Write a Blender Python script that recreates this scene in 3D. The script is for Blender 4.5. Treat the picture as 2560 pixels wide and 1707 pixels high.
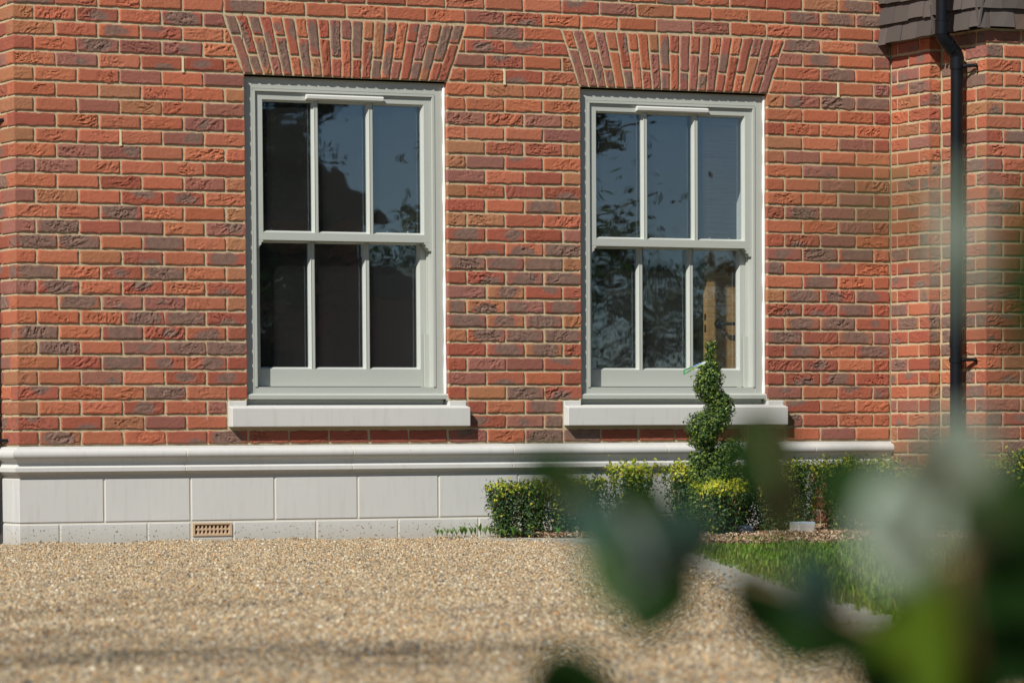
import bpy, math, random
import numpy as np
from mathutils import Vector, Matrix
for o in list(bpy.data.objects): bpy.data.objects.remove(o)
SC = bpy.context.scene; COL = SC.collection
rng = np.random.default_rng(7); random.seed(7)
R = math.radians
# ------------------------------------------------------------------ camera
H = 0.49                                   # height of the plinth top above the ground
FW = Vector((0.43771359, 0.89667948, -0.06612653)); RT = Vector((0.89848268, -0.43897806, -0.00521027)); UP = Vector((0.03370004, 0.05713293, 0.99779764))
CAM = Vector((-6.42726, -18.73855, 0.05233 + H)); FPX = 9879.07; SHY = 884.88
cd = bpy.data.cameras.new('camera'); cam = bpy.data.objects.new('camera', cd); COL.objects.link(cam)
m = Matrix.Identity(4)
for i in range(3): m[i][0] = RT[i]; m[i][1] = UP[i]; m[i][2] = -FW[i]; m[i][3] = CAM[i]
cam.matrix_world = m
cd.sensor_width = 36; cd.lens = FPX * 36 / 2560; cd.shift_y = SHY / 2560; cd.clip_start = .1; cd.clip_end = 2000
cd.dof.use_dof = True; cd.dof.focus_distance = 20.6; cd.dof.aperture_fstop = 6.0
SC.camera = cam
# ------------------------------------------------------------------ world, sun, exposure
SD = Vector((-1.42, -1.0, 1.55)).normalized()      # towards the sun
el = math.asin(SD.z); az = math.atan2(SD.x, SD.y)
w = bpy.data.worlds.new("World"); SC.world = w; w.use_nodes = True
nt = w.node_tree; nt.nodes.clear()
sky = nt.nodes.new('ShaderNodeTexSky'); sky.sky_type = 'NISHITA'; sky.sun_disc = False
sky.sun_elevation = el; sky.sun_rotation = az; sky.air_density = .75; sky.dust_density = .05; sky.ozone_density = 3.0
bg = nt.nodes.new('ShaderNodeBackground'); bg.inputs[1].default_value = .058
wo = nt.nodes.new('ShaderNodeOutputWorld'); nt.links.new(sky.outputs[0], bg.inputs[0]); nt.links.new(bg.outputs[0], wo.inputs[0])
sl = bpy.data.lights.new('sun', 'SUN'); sl.energy = 5.0; sl.angle = R(.53); sl.color = (1, .97, .925)
so = bpy.data.objects.new('sun', sl); COL.objects.link(so); so.rotation_euler = SD.to_track_quat('Z', 'Y').to_euler(); so.location = (-20, -15, 25)
SC.view_settings.view_transform = 'Standard'; SC.view_settings.look = 'None'; SC.view_settings.exposure = .14; SC.view_settings.gamma = 1
SC.cycles.max_bounces = 8; SC.cycles.transparent_max_bounces = 16; SC.cycles.use_denoising = True

def at(px, py, depth):                     # point on the photo ray at a distance along the view axis
    return CAM + (FW * FPX + RT * (px - 1280) - UP * (py - 853.5 - SHY)) * (depth / FPX)
def on_y(px, py, Y):
    d = FW * FPX + RT * (px - 1280) - UP * (py - 853.5 - SHY); return CAM + d * ((Y - CAM.y) / d.y)
def on_z(px, py, Z=0.):
    d = FW * FPX + RT * (px - 1280) - UP * (py - 853.5 - SHY); return CAM + d * ((Z - CAM.z) / d.z)
# ------------------------------------------------------------------ material helpers
class NT:
    def __init__(s, name):
        s.m = bpy.data.materials.new(name); s.m.use_nodes = True; s.t = s.m.node_tree; s.t.nodes.clear()
        s.out = s.n('OutputMaterial')
    def n(s, typ, ins=None, **kw):
        nd = s.t.nodes.new('ShaderNode' + typ)
        for k, v in kw.items(): setattr(nd, k, v)
        for k, v in (ins or {}).items(): s.i(nd, k, v)
        return nd
    def i(s, nd, k, v):
        sk = nd.inputs[k]
        if isinstance(v, bpy.types.NodeSocket): s.t.links.new(v, sk)
        elif isinstance(v, bpy.types.Node): s.t.links.new(v.outputs[0], sk)
        else: sk.default_value = v
    def math(s, op, a, b=0., c=0., clamp=False):
        nd = s.n('Math', operation=op, use_clamp=clamp); s.i(nd, 0, a); s.i(nd, 1, b); s.i(nd, 2, c); return nd.outputs[0]
    def mix(s, f, a, b, mode='MIX'):
        nd = s.n('Mix', data_type='RGBA', blend_type=mode); s.i(nd, 0, f); s.i(nd, 6, a); s.i(nd, 7, b); return nd.outputs[2]
    def ramp(s, f, stops, interp='LINEAR'):
        nd = s.n('ValToRGB'); s.i(nd, 0, f); cr = nd.color_ramp; cr.interpolation = interp
        while len(cr.elements) < len(stops): cr.elements.new(.5)
        for e, (p, c) in zip(cr.elements, stops): e.position = p; e.color = tuple(c) + (1,) if len(c) == 3 else c
        return nd.outputs[0]
    def noise(s, scale, detail=3, rough=.5, vec=None, dist=0., out=0):
        nd = s.n('TexNoise', {'Scale': scale, 'Detail': detail, 'Roughness': rough, 'Distortion': dist})
        if vec is not None: s.i(nd, 'Vector', vec)
        return nd.outputs[out]
    def obj(s): return s.n('TexCoord').outputs['Object']
    def attr(s, name, out='Color'): return s.n('Attribute', attribute_name=name).outputs[out]
    def bump(s, h, strength=.5, dist=.002): return s.n('Bump', {'Height': h, 'Strength': strength, 'Distance': dist}).outputs[0]
    def done(s, **ins):
        b = s.n('BsdfPrincipled')
        for k, v in ins.items(): s.i(b, k.replace('_', ' '), v)
        s.t.links.new(b.outputs[0], s.out.inputs[0]); return s.m
def C4(c): return tuple(c) + (1.,)

def mat_brick():
    s = NT('brick'); bc = s.attr('bc'); bp = s.n('Attribute', attribute_name='bp').outputs['Color']; buv = s.n('Attribute', attribute_name='buv').outputs['Vector']
    P = s.n('SeparateColor', {0: bp}); U = s.n('SeparateXYZ', {0: buv})
    seed = U.outputs[2]; vec = s.n('VectorMath', {0: s.obj(), 1: s.n('CombineXYZ', {0: s.math('MULTIPLY', seed, 7.3), 1: s.math('MULTIPLY', seed, 3.1)}).outputs[0]}, operation='ADD').outputs[0]
    n1 = s.noise(14, 3, .55, vec); n2 = s.noise(160, 4, .65, vec); n3 = s.noise(40, 4, .6, vec)
    dx = s.math('DIVIDE', s.math('SUBTRACT', U.outputs[0], P.outputs[1]), .36); dz = s.math('DIVIDE', s.math('SUBTRACT', U.outputs[1], P.outputs[2]), .62)
    d = s.math('SQRT', s.math('ADD', s.math('MULTIPLY', dx, dx), s.math('MULTIPLY', dz, dz)))
    d = s.math('ADD', d, s.math('MULTIPLY', s.math('SUBTRACT', n1, .5), 1.7))
    st = P.outputs[0]
    lim = s.math('MULTIPLY', st, 1.25)
    core = s.math('MULTIPLY', s.math('SUBTRACT', lim, d), 3.6, clamp=True)
    halo = s.math('MULTIPLY', s.math('SUBTRACT', s.math('ADD', lim, .16), d), 7., clamp=True)
    has = s.math('GREATER_THAN', st, .05)
    base = s.mix(s.math('MULTIPLY', n1, .35), bc, s.mix(1., bc, C4((.80, .80, .84)), 'MULTIPLY'))
    base = s.mix(s.math('MULTIPLY', halo, s.math('MULTIPLY', has, .55)), base, C4((.34, .125, .098)))
    grey = s.ramp(n3, [(.3, (.165, .118, .097)), (.7, (.275, .180, .135))])
    base = s.mix(s.math('MULTIPLY', core, s.math('MULTIPLY', has, .86)), base, grey)
    base = s.mix(s.math('MULTIPLY', s.math('SUBTRACT', n2, .35), 1.1, clamp=True), s.mix(1., base, C4((.80, .76, .74)), 'MULTIPLY'), s.mix(1., base, C4((1.16, 1.14, 1.12)), 'MULTIPLY'))
    spk = s.math('GREATER_THAN', s.noise(95, 1, .5, vec), .80)
    base = s.mix(s.math('MULTIPLY', spk, .5), base, C4((.05, .04, .05)))
    ef = s.math('MULTIPLY', s.math('SUBTRACT', s.noise(26, 4, .7, vec), .66), 8., clamp=True)
    base = s.mix(s.math('MULTIPLY', ef, s.attr('bp', 'Alpha')), base, C4((.7, .66, .62)))
    hb = s.math('ADD', s.math('MULTIPLY', n2, .6), s.math('MULTIPLY', s.noise(70, 5, .7, vec), 1.0))
    return s.done(Base_Color=base, Roughness=.88, Normal=s.bump(hb, .9, .0032), Specular_IOR_Level=.25)
def mat_mortar(c=(.55, .445, .275)):
    s = NT('mortar'); o = s.obj(); n = s.noise(9, 3, .6, o); f = s.noise(420, 3, .7, o)
    c1 = s.mix(n, C4([x * .8 for x in c]), C4([min(1, x * 1.15) for x in c])); c1 = s.mix(s.math('MULTIPLY', f, .5), c1, C4((.42, .33, .2)))
    return s.done(Base_Color=c1, Roughness=.95, Normal=s.bump(s.math('ADD', f, s.math('MULTIPLY', s.noise(90, 3, .6, o), 1.5)), .8, .002), Specular_IOR_Level=.1)
def mat_stone(name='cast_stone', c=(.575, .57, .53), dirt=.0):
    s = NT(name); o = s.obj(); n = s.noise(2.2, 4, .6, o); f = s.noise(330, 2, .6, o)
    sc = s.n('Mapping', {'Scale': (22, 22, 2.5)}); s.i(sc, 'Vector', o)
    streak = s.noise(1.5, 3, .6, sc.outputs[0])
    b = s.mix(n, C4([x * .93 for x in c]), C4([min(1, x * 1.06) for x in c]))
    b = s.mix(s.math('MULTIPLY', s.math('SUBTRACT', streak, .52), 1.1, clamp=True), b, C4((.40, .37, .30)))
    sp = s.math('GREATER_THAN', s.noise(34, 2, .5, o), .77); b = s.mix(s.math('MULTIPLY', sp, .35), b, C4((.27, .22, .15)))
    if dirt:
        z = s.n('SeparateXYZ', {0: o}).outputs[2]
        low = s.math('MULTIPLY', s.math('SUBTRACT', s.math('ADD', .075, s.math('MULTIPLY', s.noise(14, 3, .6, o), .05)), z), 12., clamp=True)
        b = s.mix(s.math('MULTIPLY', low, .4), b, C4((.36, .31, .22)))
        spl = s.math('MULTIPLY', s.math('GREATER_THAN', s.noise(75, 1, .5, o), .66), s.math('LESS_THAN', z, .085)); b = s.mix(s.math('MULTIPLY', spl, .8), b, C4((.12, .09, .06)))
    return s.done(Base_Color=b, Roughness=.8, Normal=s.bump(s.math('ADD', f, s.math('MULTIPLY', s.noise(60, 3, .6, o), .7)), .3, .0008), Specular_IOR_Level=.3)
def mat_plain(name, c, rough=.5, spec=.5, metal=0., nz=0., nscale=40, bump=0., coat=0.):
    s = NT(name); o = s.obj(); n = s.noise(nscale, 3, .6, o)
    b = s.mix(n, C4([x * (1 - nz) for x in c]), C4([min(1, x * (1 + nz)) for x in c]))
    kw = dict(Base_Color=b, Roughness=rough, Specular_IOR_Level=spec, Metallic=metal, Coat_Weight=coat)
    if bump: kw['Normal'] = s.bump(n, bump, .001)
    return s.done(**kw)
def mat_wood():
    s = NT('oak_veneer'); o = s.obj(); mp = s.n('Mapping', {'Scale': (4, 4, 60)}); s.i(mp, 'Vector', o)
    n = s.noise(1.6, 5, .6, mp.outputs[0], .6)
    b = s.ramp(n, [(.3, (.42, .21, .07)), (.5, (.58, .33, .13)), (.7, (.66, .40, .18))])
    return s.done(Base_Color=b, Roughness=.45)
def mat_glass():
    s = NT('window_glass'); o = s.obj(); mp = s.n('Mapping', {'Scale': (3, 3, 1.2)}); s.i(mp, 'Vector', o)
    nb = s.bump(s.noise(1.4, 2, .5, mp.outputs[0]), .038, .02)
    ge = s.n('NewGeometry'); c = s.math('ABSOLUTE', s.n('VectorMath', {0: ge.outputs['Normal'], 1: ge.outputs['Incoming']}, operation='DOT_PRODUCT').outputs['Value'])
    F = s.math('ADD', .16, s.math('MULTIPLY', .84, s.math('POWER', s.math('SUBTRACT', 1., c), 5.)))
    g = s.n('BsdfGlossy', {'Color': (.80, .90, 1, 1), 'Roughness': .0, 'Normal': nb}); t = s.n('BsdfTransparent', {'Color': (.93, .96, .95, 1)})
    mx = s.n('MixShader', {0: F, 1: t.outputs[0], 2: g.outputs[0]}); df = s.n('BsdfDiffuse', {'Color': (.75, .76, .74, 1)})
    haze = s.math('MULTIPLY', s.math('ADD', .6, s.noise(4, 3, .6, o)), .009)  # pale diffuse film painting the veil of reflected haze over dark panes
    m2 = s.n('MixShader', {0: haze, 1: mx.outputs[0], 2: df.outputs[0]}); s.t.links.new(m2.outputs[0], s.out.inputs[0]); return s.m
def mat_leaf(name, rough=.4, trans=.35, spec=.5, bump=False):
    s = NT(name); c = s.attr('lc'); o = s.obj()
    c = s.mix(s.math('MULTIPLY', s.noise(60, 2, .5, o), .6), c, s.mix(1., c, C4((.6, .7, .6)), 'MULTIPLY'))
    b = s.n('BsdfPrincipled', {'Base Color': c, 'Roughness': rough, 'Specular IOR Level': spec})
    t = s.n('BsdfTranslucent', {'Color': s.mix(1., c, C4((1.5, 1.6, .6)), 'MULTIPLY')})
    mx = s.n('MixShader', {0: trans, 1: b.outputs[0], 2: t.outputs[0]}); s.t.links.new(mx.outputs[0], s.out.inputs[0]); return s.m
def mat_vcol(name, rough=.8, spec=.3, nz=.25):
    s = NT(name); c = s.attr('lc'); n = s.noise(300, 3, .6, s.obj())
    c = s.mix(n, s.mix(1., c, C4([1 - nz] * 3), 'MULTIPLY'), s.mix(1., c, C4([1 + nz] * 3), 'MULTIPLY'))
    return s.done(Base_Color=c, Roughness=rough, Specular_IOR_Level=spec)
def mat_ground(name, cols, scale=30, fine=200, bump=.8, bd=.01):
    s = NT(name); o = s.obj(); n = s.noise(scale, 4, .6, o); f = s.noise(fine, 3, .7, o)
    b = s.ramp(s.math('ADD', s.math('MULTIPLY', n, .5), s.math('MULTIPLY', f, .5)), [(.36, cols[0]), (.5, cols[1]), (.64, cols[2])])
    return s.done(Base_Color=b, Roughness=.95, Normal=s.bump(f, bump, bd), Specular_IOR_Level=.1)
M = dict(brick=mat_brick(), mortar=mat_mortar(), stone=mat_stone(), stone_low=mat_stone('cast_stone_low', (.575, .57, .53), 1),
    smortar=mat_plain('stone_mortar', (.62, .59, .50), .95, .1, nz=.12, nscale=250, bump=.5),
    frame=mat_plain('sage_paint', (.435, .452, .40), .42, .45, nz=.025, nscale=6), vent=mat_plain('vent_plastic', (.66, .66, .61), .4, .5, nz=.02),
    seal=mat_plain('sealant', (.80, .79, .74), .5, .4, nz=.04), steel=mat_plain('lintel_steel', (.42, .37, .24), .6, .3, nz=.1),
    glass=mat_glass(), black=mat_plain('black_pipe', (.006, .007, .009), .33, .28, nz=.3, nscale=25), chrome=mat_plain('chrome', (.75, .77, .8), .12, .5, 1.),
    wood=mat_wood(), plaster=mat_plain('room_plaster', (.50, .48, .44), .9, .2, nz=.05), white=mat_plain('white_reveal', (.8, .8, .78), .6, .3, nz=.02),
    dark=mat_plain('cavity_shade', (.006, .005, .004), .9, .1), box=mat_leaf('box_leaf', .48, .32, .28), ivy=mat_leaf('shrub_leaf', .3, .28, .55), ivy_dull=mat_leaf('dull_shrub_leaf', .8, .12, .02), grass=mat_leaf('grass_blade', .5, .4, .3),  # near-black cavity colour stands for the shade in holes and gaps
    twig=mat_plain('twig_bark', (.30, .20, .11), .85, .2, nz=.3, nscale=80, bump=.5), bark=mat_plain('tree_bark', (.10, .075, .05), .9, .2, nz=.4, nscale=12, bump=.8),
    stones=mat_vcol('pebbles', .6, .4, .2), chips=mat_vcol('bark_chips', .9, .15, .3), tile=mat_vcol('clay_tile', .82, .25, .12),
    ventc=mat_plain('terracotta_vent', (.52, .375, .24), .85, .2, nz=.1, nscale=120, bump=.3), weep=mat_plain('weep_plastic', (.66, .58, .36), .6, .3, nz=.05),
    slab=mat_ground('sandstone', [(.25, .25, .21), (.35, .35, .30), (.44, .44, .38)], 5, 150, .02, .001), block=mat_plain('pale_block', (.5, .47, .42), .9, .2, nz=.3, nscale=40, bump=.6))

# ------------------------------------------------------------------ object helpers
def link(o, parent=None):
    COL.objects.link(o)
    if parent is not None: o.parent = parent
    return o
def tag(o, label=None, cat=None, group=None, kind=None):
    if label: o['label'] = label
    if cat: o['category'] = cat
    if group: o['group'] = group
    if kind: o['kind'] = kind
    return o
def empty(name, loc, label, cat, group=None):
    o = bpy.data.objects.new(name, None); o.location = loc; link(o); o.empty_display_size = .1; o['base'] = 1; del o['base']
    return tag(o, label, cat, group)
class MB:                                   # collects polygons, optional per-vertex colour
    def __init__(s): s.v = []; s.f = []; s.c = []
    def add(s, vs, fs, col=None):
        b = len(s.v); s.v += [tuple(v) for v in vs]; s.f += [tuple(b + i for i in f) for f in fs]
        if col is not None: s.c += [tuple(col)] * len(vs)
        return s
    def box(s, x0, x1, y0, y1, z0, z1, col=None):
        return s.add([(x, y, z) for z in (z0, z1) for x, y in ((x0, y0), (x1, y0), (x1, y1), (x0, y1))], [(3, 2, 1, 0), (4, 5, 6, 7), (0, 1, 5, 4), (1, 2, 6, 5), (2, 3, 7, 6), (3, 0, 4, 7)], col)
    def prism(s, pts, a, b, axis='x', col=None):     # extrude a 2D outline along an axis
        n = len(pts); f = {'x': lambda p, t: (t, p[0], p[1]), 'y': lambda p, t: (p[0], t, p[1]), 'z': lambda p, t: (p[0], p[1], t)}[axis]
        vs = [f(p, a) for p in pts] + [f(p, b) for p in pts]
        return s.add(vs, [tuple(range(n)), tuple(range(2 * n - 1, n - 1, -1))] + [(i, i + n, (i + 1) % n + n, (i + 1) % n) for i in range(n)], col)
    def tube(s, pts, rad, n=12, col=None, cap=True):
        pts = [Vector(p) for p in pts]; rad = rad if isinstance(rad, (list, tuple)) else [rad] * len(pts); vs = []; ref = None
        for i, p in enumerate(pts):
            d = (pts[min(i + 1, len(pts) - 1)] - pts[max(i - 1, 0)]).normalized()
            if ref is None: ref = Vector((1, 0, 0)) if abs(d.x) < .8 else Vector((0, 1, 0))
            a = (ref - d * ref.dot(d)).normalized(); ref = a; bb = d.cross(a)
            vs += [p + (a * math.cos(2 * math.pi * k / n) + bb * math.sin(2 * math.pi * k / n)) * rad[i] for k in range(n)]
        fs = [(i * n + k, i * n + (k + 1) % n, (i + 1) * n + (k + 1) % n, (i + 1) * n + k) for i in range(len(pts) - 1) for k in range(n)]
        if cap: fs += [tuple(range(n - 1, -1, -1)), tuple(range((len(pts) - 1) * n, len(pts) * n))]
        return s.add(vs, fs, col)
    def ball(s, c, r, n=10, m=7, col=None, sc=(1, 1, 1)):
        vs = [(c[0] + r * sc[0] * math.sin(math.pi * j / m) * math.cos(2 * math.pi * i / n), c[1] + r * sc[1] * math.sin(math.pi * j / m) * math.sin(2 * math.pi * i / n), c[2] + r * sc[2] * math.cos(math.pi * j / m)) for j in range(m + 1) for i in range(n)]
        return s.add(vs, [(j * n + i, (j + 1) * n + i, (j + 1) * n + (i + 1) % n, j * n + (i + 1) % n) for j in range(m) for i in range(n)], col)
    def build(s, name, mat, parent=None, smooth=False, bevel=0., auto=False):
        me = bpy.data.meshes.new(name); me.from_pydata(s.v, [], s.f); me.materials.append(mat)
        if s.c:
            at_ = me.color_attributes.new('lc', 'FLOAT_COLOR', 'POINT'); at_.data.foreach_set('color', np.array([tuple(c) + (1.,) for c in s.c], dtype=np.float32).ravel())
        if smooth or auto: me.polygons.foreach_set('use_smooth', [True] * len(me.polygons))
        o = bpy.data.objects.new(name, me); link(o, parent)
        if auto: me.set_sharp_from_angle(angle=R(38))
        if bevel:
            b = o.modifiers.new('bevel', 'BEVEL'); b.width = bevel; b.segments = 2; b.limit_method = 'ANGLE'; b.angle_limit = R(40)
        return o
def np_mesh(name, V, F, mat, parent=None, cols=None, smooth=False, extra=None):
    """V (n,3), F (m,k) all faces of one size"""
    me = bpy.data.meshes.new(name); V = np.asarray(V, np.float32); F = np.asarray(F, np.int32); k = F.shape[1]
    me.vertices.add(len(V)); me.vertices.foreach_set('co', V.ravel()); me.loops.add(F.size); me.loops.foreach_set('vertex_index', F.ravel())
    me.polygons.add(len(F)); me.polygons.foreach_set('loop_start', np.arange(0, F.size, k, dtype=np.int32)); me.polygons.foreach_set('use_smooth', np.full(len(F), smooth))
    me.update(calc_edges=True); me.materials.append(mat)
    if cols is not None:
        c = np.ones((len(V), 4), np.float32); c[:, :3] = cols; me.color_attributes.new('lc', 'FLOAT_COLOR', 'POINT').data.foreach_set('color', c.ravel())
    for nm, (typ, arr) in (extra or {}).items():
        a = me.attributes.new(nm, typ, 'POINT'); a.data.foreach_set('color' if typ == 'FLOAT_COLOR' else 'vector', np.asarray(arr, np.float32).ravel())
    o = bpy.data.objects.new(name, me); link(o, parent); return o
# ------------------------------------------------------------------ numpy noise
def _h(ix, iy, iz):
    n = (ix * 374761393 + iy * 668265263 + iz * 2147483647 + 1013904223) & 0xffffffff
    n = ((n ^ (n >> 13)) * 1274126177) & 0xffffffff; n = (n ^ (n >> 16)) & 0xffffffff
    return n / 4294967295.
def vnoise(P):
    P = np.asarray(P, float); I = np.floor(P).astype(np.int64); f = P - I; f = f * f * (3 - 2 * f); x, y, z = I[..., 0], I[..., 1], I[..., 2]; r = 0
    for a in (0, 1):
        for b in (0, 1):
            for c in (0, 1):
                r = r + _h(x + a, y + b, z + c) * np.where(a, f[..., 0], 1 - f[..., 0]) * np.where(b, f[..., 1], 1 - f[..., 1]) * np.where(c, f[..., 2], 1 - f[..., 2])
    return r * 2 - 1
def fbm(P, o=3):
    r = 0; a = 1; t = 0
    for i in range(o): r = r + a * vnoise(P * 2 ** i + i * 17.3); t += a; a *= .5
    return r / t
# ------------------------------------------------------------------ bricks
BC = dict(O=(.50, .168, .088), R=(.395, .120, .073), K=(.34, .142, .104), T=(.43, .188, .096))
class Bricks:
    def __init__(s): s.V = []; s.F = []; s.bc = []; s.bp = []; s.uv = []; s.n = 0
    def add(s, quad, org, sd, nd, code, dep=.014, exp=(0, 0)):
        """quad: (bl, br, tr, tl) in (s, z); org + s*sd + z*up; nd = outward normal. exp: left / right ends are open corners"""
        q = np.array(quad, float); L = np.linalg.norm(q[1] - q[0]); Hh = np.linalg.norm(q[3] - q[0]); vert = Hh > L
        nu, nv = (max(8, int(L / .0052) + 1), max(8, int(Hh / .0052) + 1))
        def par(n, ln):
            e = min(.0032 / ln, .1); return np.concatenate([[0, e], np.linspace(0, 1, n)[1:-1] * (1 - 2 * e * 1.6) + e * 1.6, [1 - e, 1]])
        u = par(nu, L); v = par(nv, Hh); U, W = np.meshgrid(u, v); a, b = U.shape[1], U.shape[0]
        Q = ((1 - U) * (1 - W))[..., None] * q[0] + (U * (1 - W))[..., None] * q[1] + (U * W)[..., None] * q[2] + ((1 - U) * W)[..., None] * q[3]
        sd3 = np.array(sd, float); nd3 = np.array(nd, float); up = np.array([0, 0, 1.]); o3 = np.array(org, float); seed = rng.random() * 60
        W3 = o3 + Q[..., :1] * sd3 + Q[..., 1:] * up
        sv = np.array([seed * 3.7, seed, seed * 1.9])
        # ragged outline
        ex = np.minimum(U, 1 - U) * L; ez = np.minimum(W, 1 - W) * Hh
        wob = fbm(W3 * 28 + sv, 3) * .0052 + fbm(W3 * 110 + sv, 2) * .0016; wob2 = fbm(W3 * 28 + sv + 50, 3) * .0056 + fbm(W3 * 110 - sv, 2) * .0016
        kx = np.exp(-ex / .006); kz = np.exp(-ez / .006)
        dxx = wob * kx - .0017 * kx * np.sign(U - .5); dzz = wob2 * kz - .0025 * kz * np.sign(W - .5)
        lock = np.ones_like(U)
        if exp[0]: dxx = np.where(U < .5, dxx * .25, dxx)
        if exp[1]: dxx = np.where(U > .5, dxx * .25, dxx)
        # face relief : creases of a hand-thrown brick
        ang = rng.normal(.06, .5); ca, sa = math.cos(ang), math.sin(ang); X = Q[..., 0] * ca + Q[..., 1] * sa; Z = -Q[..., 0] * sa + Q[..., 1] * ca
        if vert: X, Z = Z, X
        pn = np.stack([X * 26, np.zeros_like(X), Z * 75], -1) + sv; wv = fbm(pn + fbm(pn * .6 + 9, 2)[..., None] * 1.6, 3)
        cx = rng.uniform(.25, .75); msk = np.clip(1.25 - ((U - cx) / rng.uniform(.25, .6)) ** 2 - ((W - .5) / .8) ** 2 + fbm(W3 * 12 + sv, 2), 0, 1)
        amp = rng.choice([.0010, .0034, .0058, .0080], p=[.30, .32, .24, .14])
        rel = -amp * np.clip(1 - np.abs(wv) * 8.5, 0, 1) * msk + amp * .8 * wv * msk + fbm(W3 * 60 + sv, 2) * .0006 + rng.normal(0, .0006)
        rr = .0032 + .0022 * fbm(W3 * 18 + sv, 2)
        bx = np.clip(rr - ex, 0, 1); 
        if exp[0]: bx = np.where(U < .5, np.clip(.0015 - ex, 0, 1), bx)
        if exp[1]: bx = np.where(U > .5, np.clip(.0015 - ex, 0, 1), bx)
        bz = np.clip(rr - ez, 0, 1); rd = -(bx ** 2 + bz ** 2) / .0045
        edge = 1 - np.exp(-np.minimum(ex, ez) / .004); out = np.maximum(rel * edge, -.0056) + rd
        P = W3 + dxx[..., None] * sd3 + dzz[..., None] * up + out[..., None] * nd3
        P = P.reshape(-1, 3); n0 = s.n; idx = np.arange(a * b).reshape(b, a)
        F = np.stack([idx[:-1, :-1], idx[:-1, 1:], idx[1:, 1:], idx[1:, :-1]], -1).reshape(-1, 4)
        loop = np.concatenate([idx[0, :-1], idx[:-1, -1], idx[-1, :0:-1], idx[:0:-1, 0]]); B = P[loop].copy()
        lu = U.ravel()[loop]; dd = np.where((lu < .001) & (exp[0] > 0), exp[0], np.where((lu > .999) & (exp[1] > 0), exp[1], dep)); B = B - nd3 * dd[:, None]
        nl = len(loop); k = np.arange(nl); F2 = np.stack([loop, k + a * b, (k + 1) % nl + a * b, np.roll(loop, -1)], -1)[:, ::-1]
        V = np.concatenate([P, B]); s.V.append(V); s.F.append(np.concatenate([F, F2[:, ::-1]]) + n0); s.n += len(V)
        ef = 0.
        if code in 'OR' and rng.random() < .05: ef = .6
        if code == 'W': code = 'P'; ef = 1.
        st, base, pc = 0., code, (.5, .5)
        if code == 'G': base = rng.choice(['R', 'T', 'K', 'R']); st = rng.uniform(.85, 1.25)
        elif code == 'P': base = 'R'; st = rng.uniform(.5, .75); pc = (rng.uniform(.3, .7), rng.choice([.08, .5, .92]))
        elif code == 'Q': base = rng.choice(['O', 'T']); st = rng.uniform(.6, .95); pc = (rng.uniform(.4, .6), rng.choice([.2, .5]))
        elif code == 'M': base = 'K'; st = rng.uniform(.4, .7); pc = (rng.uniform(.2, .8), rng.uniform(.1, .9))
        g_ = rng.uniform(.92, 1.10); c = np.array(BC[base]) * rng.uniform(.88, 1.12) * np.array([1, g_, g_ * rng.uniform(.93, 1.07)])
        nn = len(V); s.bc.append(np.tile(np.append(c, 1), (nn, 1))); s.bp.append(np.tile([st, pc[0], pc[1], ef], (nn, 1)))
        uu = np.concatenate([U.ravel(), lu]); vv = np.concatenate([W.ravel(), W.ravel()[loop]])
        if vert: uu, vv = vv, uu
        s.uv.append(np.stack([uu, vv, np.full(nn, seed)], -1))
    def build(s, name, parent):
        o = np_mesh(name, np.concatenate(s.V), np.concatenate(s.F), M['brick'], parent, None, True, {'bc': ('FLOAT_COLOR', np.concatenate(s.bc)), 'bp': ('FLOAT_COLOR', np.concatenate(s.bp)), 'buv': ('FLOAT_VECTOR', np.concatenate(s.uv))})
        o.data.set_sharp_from_angle(angle=R(60)); return o
def rcode(k):
    p = dict(O=.42, R=.14, K=.12, T=.08, G=.10, P=.09, Q=.02, M=.03) if k > 14 else dict(O=.20, R=.20, K=.10, T=.07, G=.22, P=.13, Q=.04, M=.04)
    return rng.choice(list(p), p=np.array(list(p.values())) / sum(p.values()))
LEFT = {30: 'GOOORO', 29: 'GOOOOG', 28: 'TOPOGK', 27: 'TOQPOO', 26: 'ROGKMO', 25: 'OMOPPO', 24: 'TOOKOK', 23: 'OOTOOT', 22: 'TOKTOK', 21: 'ROOOMR', 20: 'TOOOMO', 19: 'OKMOOO', 18: 'KKOOOR', 17: 'OOROKT', 16: 'KTOPPO', 15: 'OOGOOT', 14: 'KGRKOM', 13: 'GGOGOT', 12: 'OOTPOG', 11: 'GOWGOT', 10: 'KGOPOP', 9: 'OGMMOT', 8: 'OOOGGP', 7: 'GOGPQR', 6: 'TGOMGG', 5: 'ORGPPR', 4: 'TOMOPP', 3: 'POOGOR', 2: 'TOOPOK', 1: 'PPTKOR', 0: 'RGOOPG'}
PIER = {28: 'OGO', 27: 'OPPR', 26: 'KPOT', 25: 'OOPO', 24: 'OTOT', 23: 'OOOO', 22: 'KOKT', 21: 'OOOK', 20: 'TRRT', 19: 'TKPO', 18: 'KORT', 17: 'TORP', 16: 'ROGT', 15: 'TTRO', 14: 'GPRK', 13: 'TPQG', 12: 'GGGT', 11: 'RPGG', 10: 'KQPR', 9: 'GQMG', 8: 'GQGT', 7: 'TQGG', 6: 'RGQR', 5: 'RKKP', 4: 'KPOR', 3: 'RTGP', 2: 'ROGG', 1: 'PPMG'}
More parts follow.
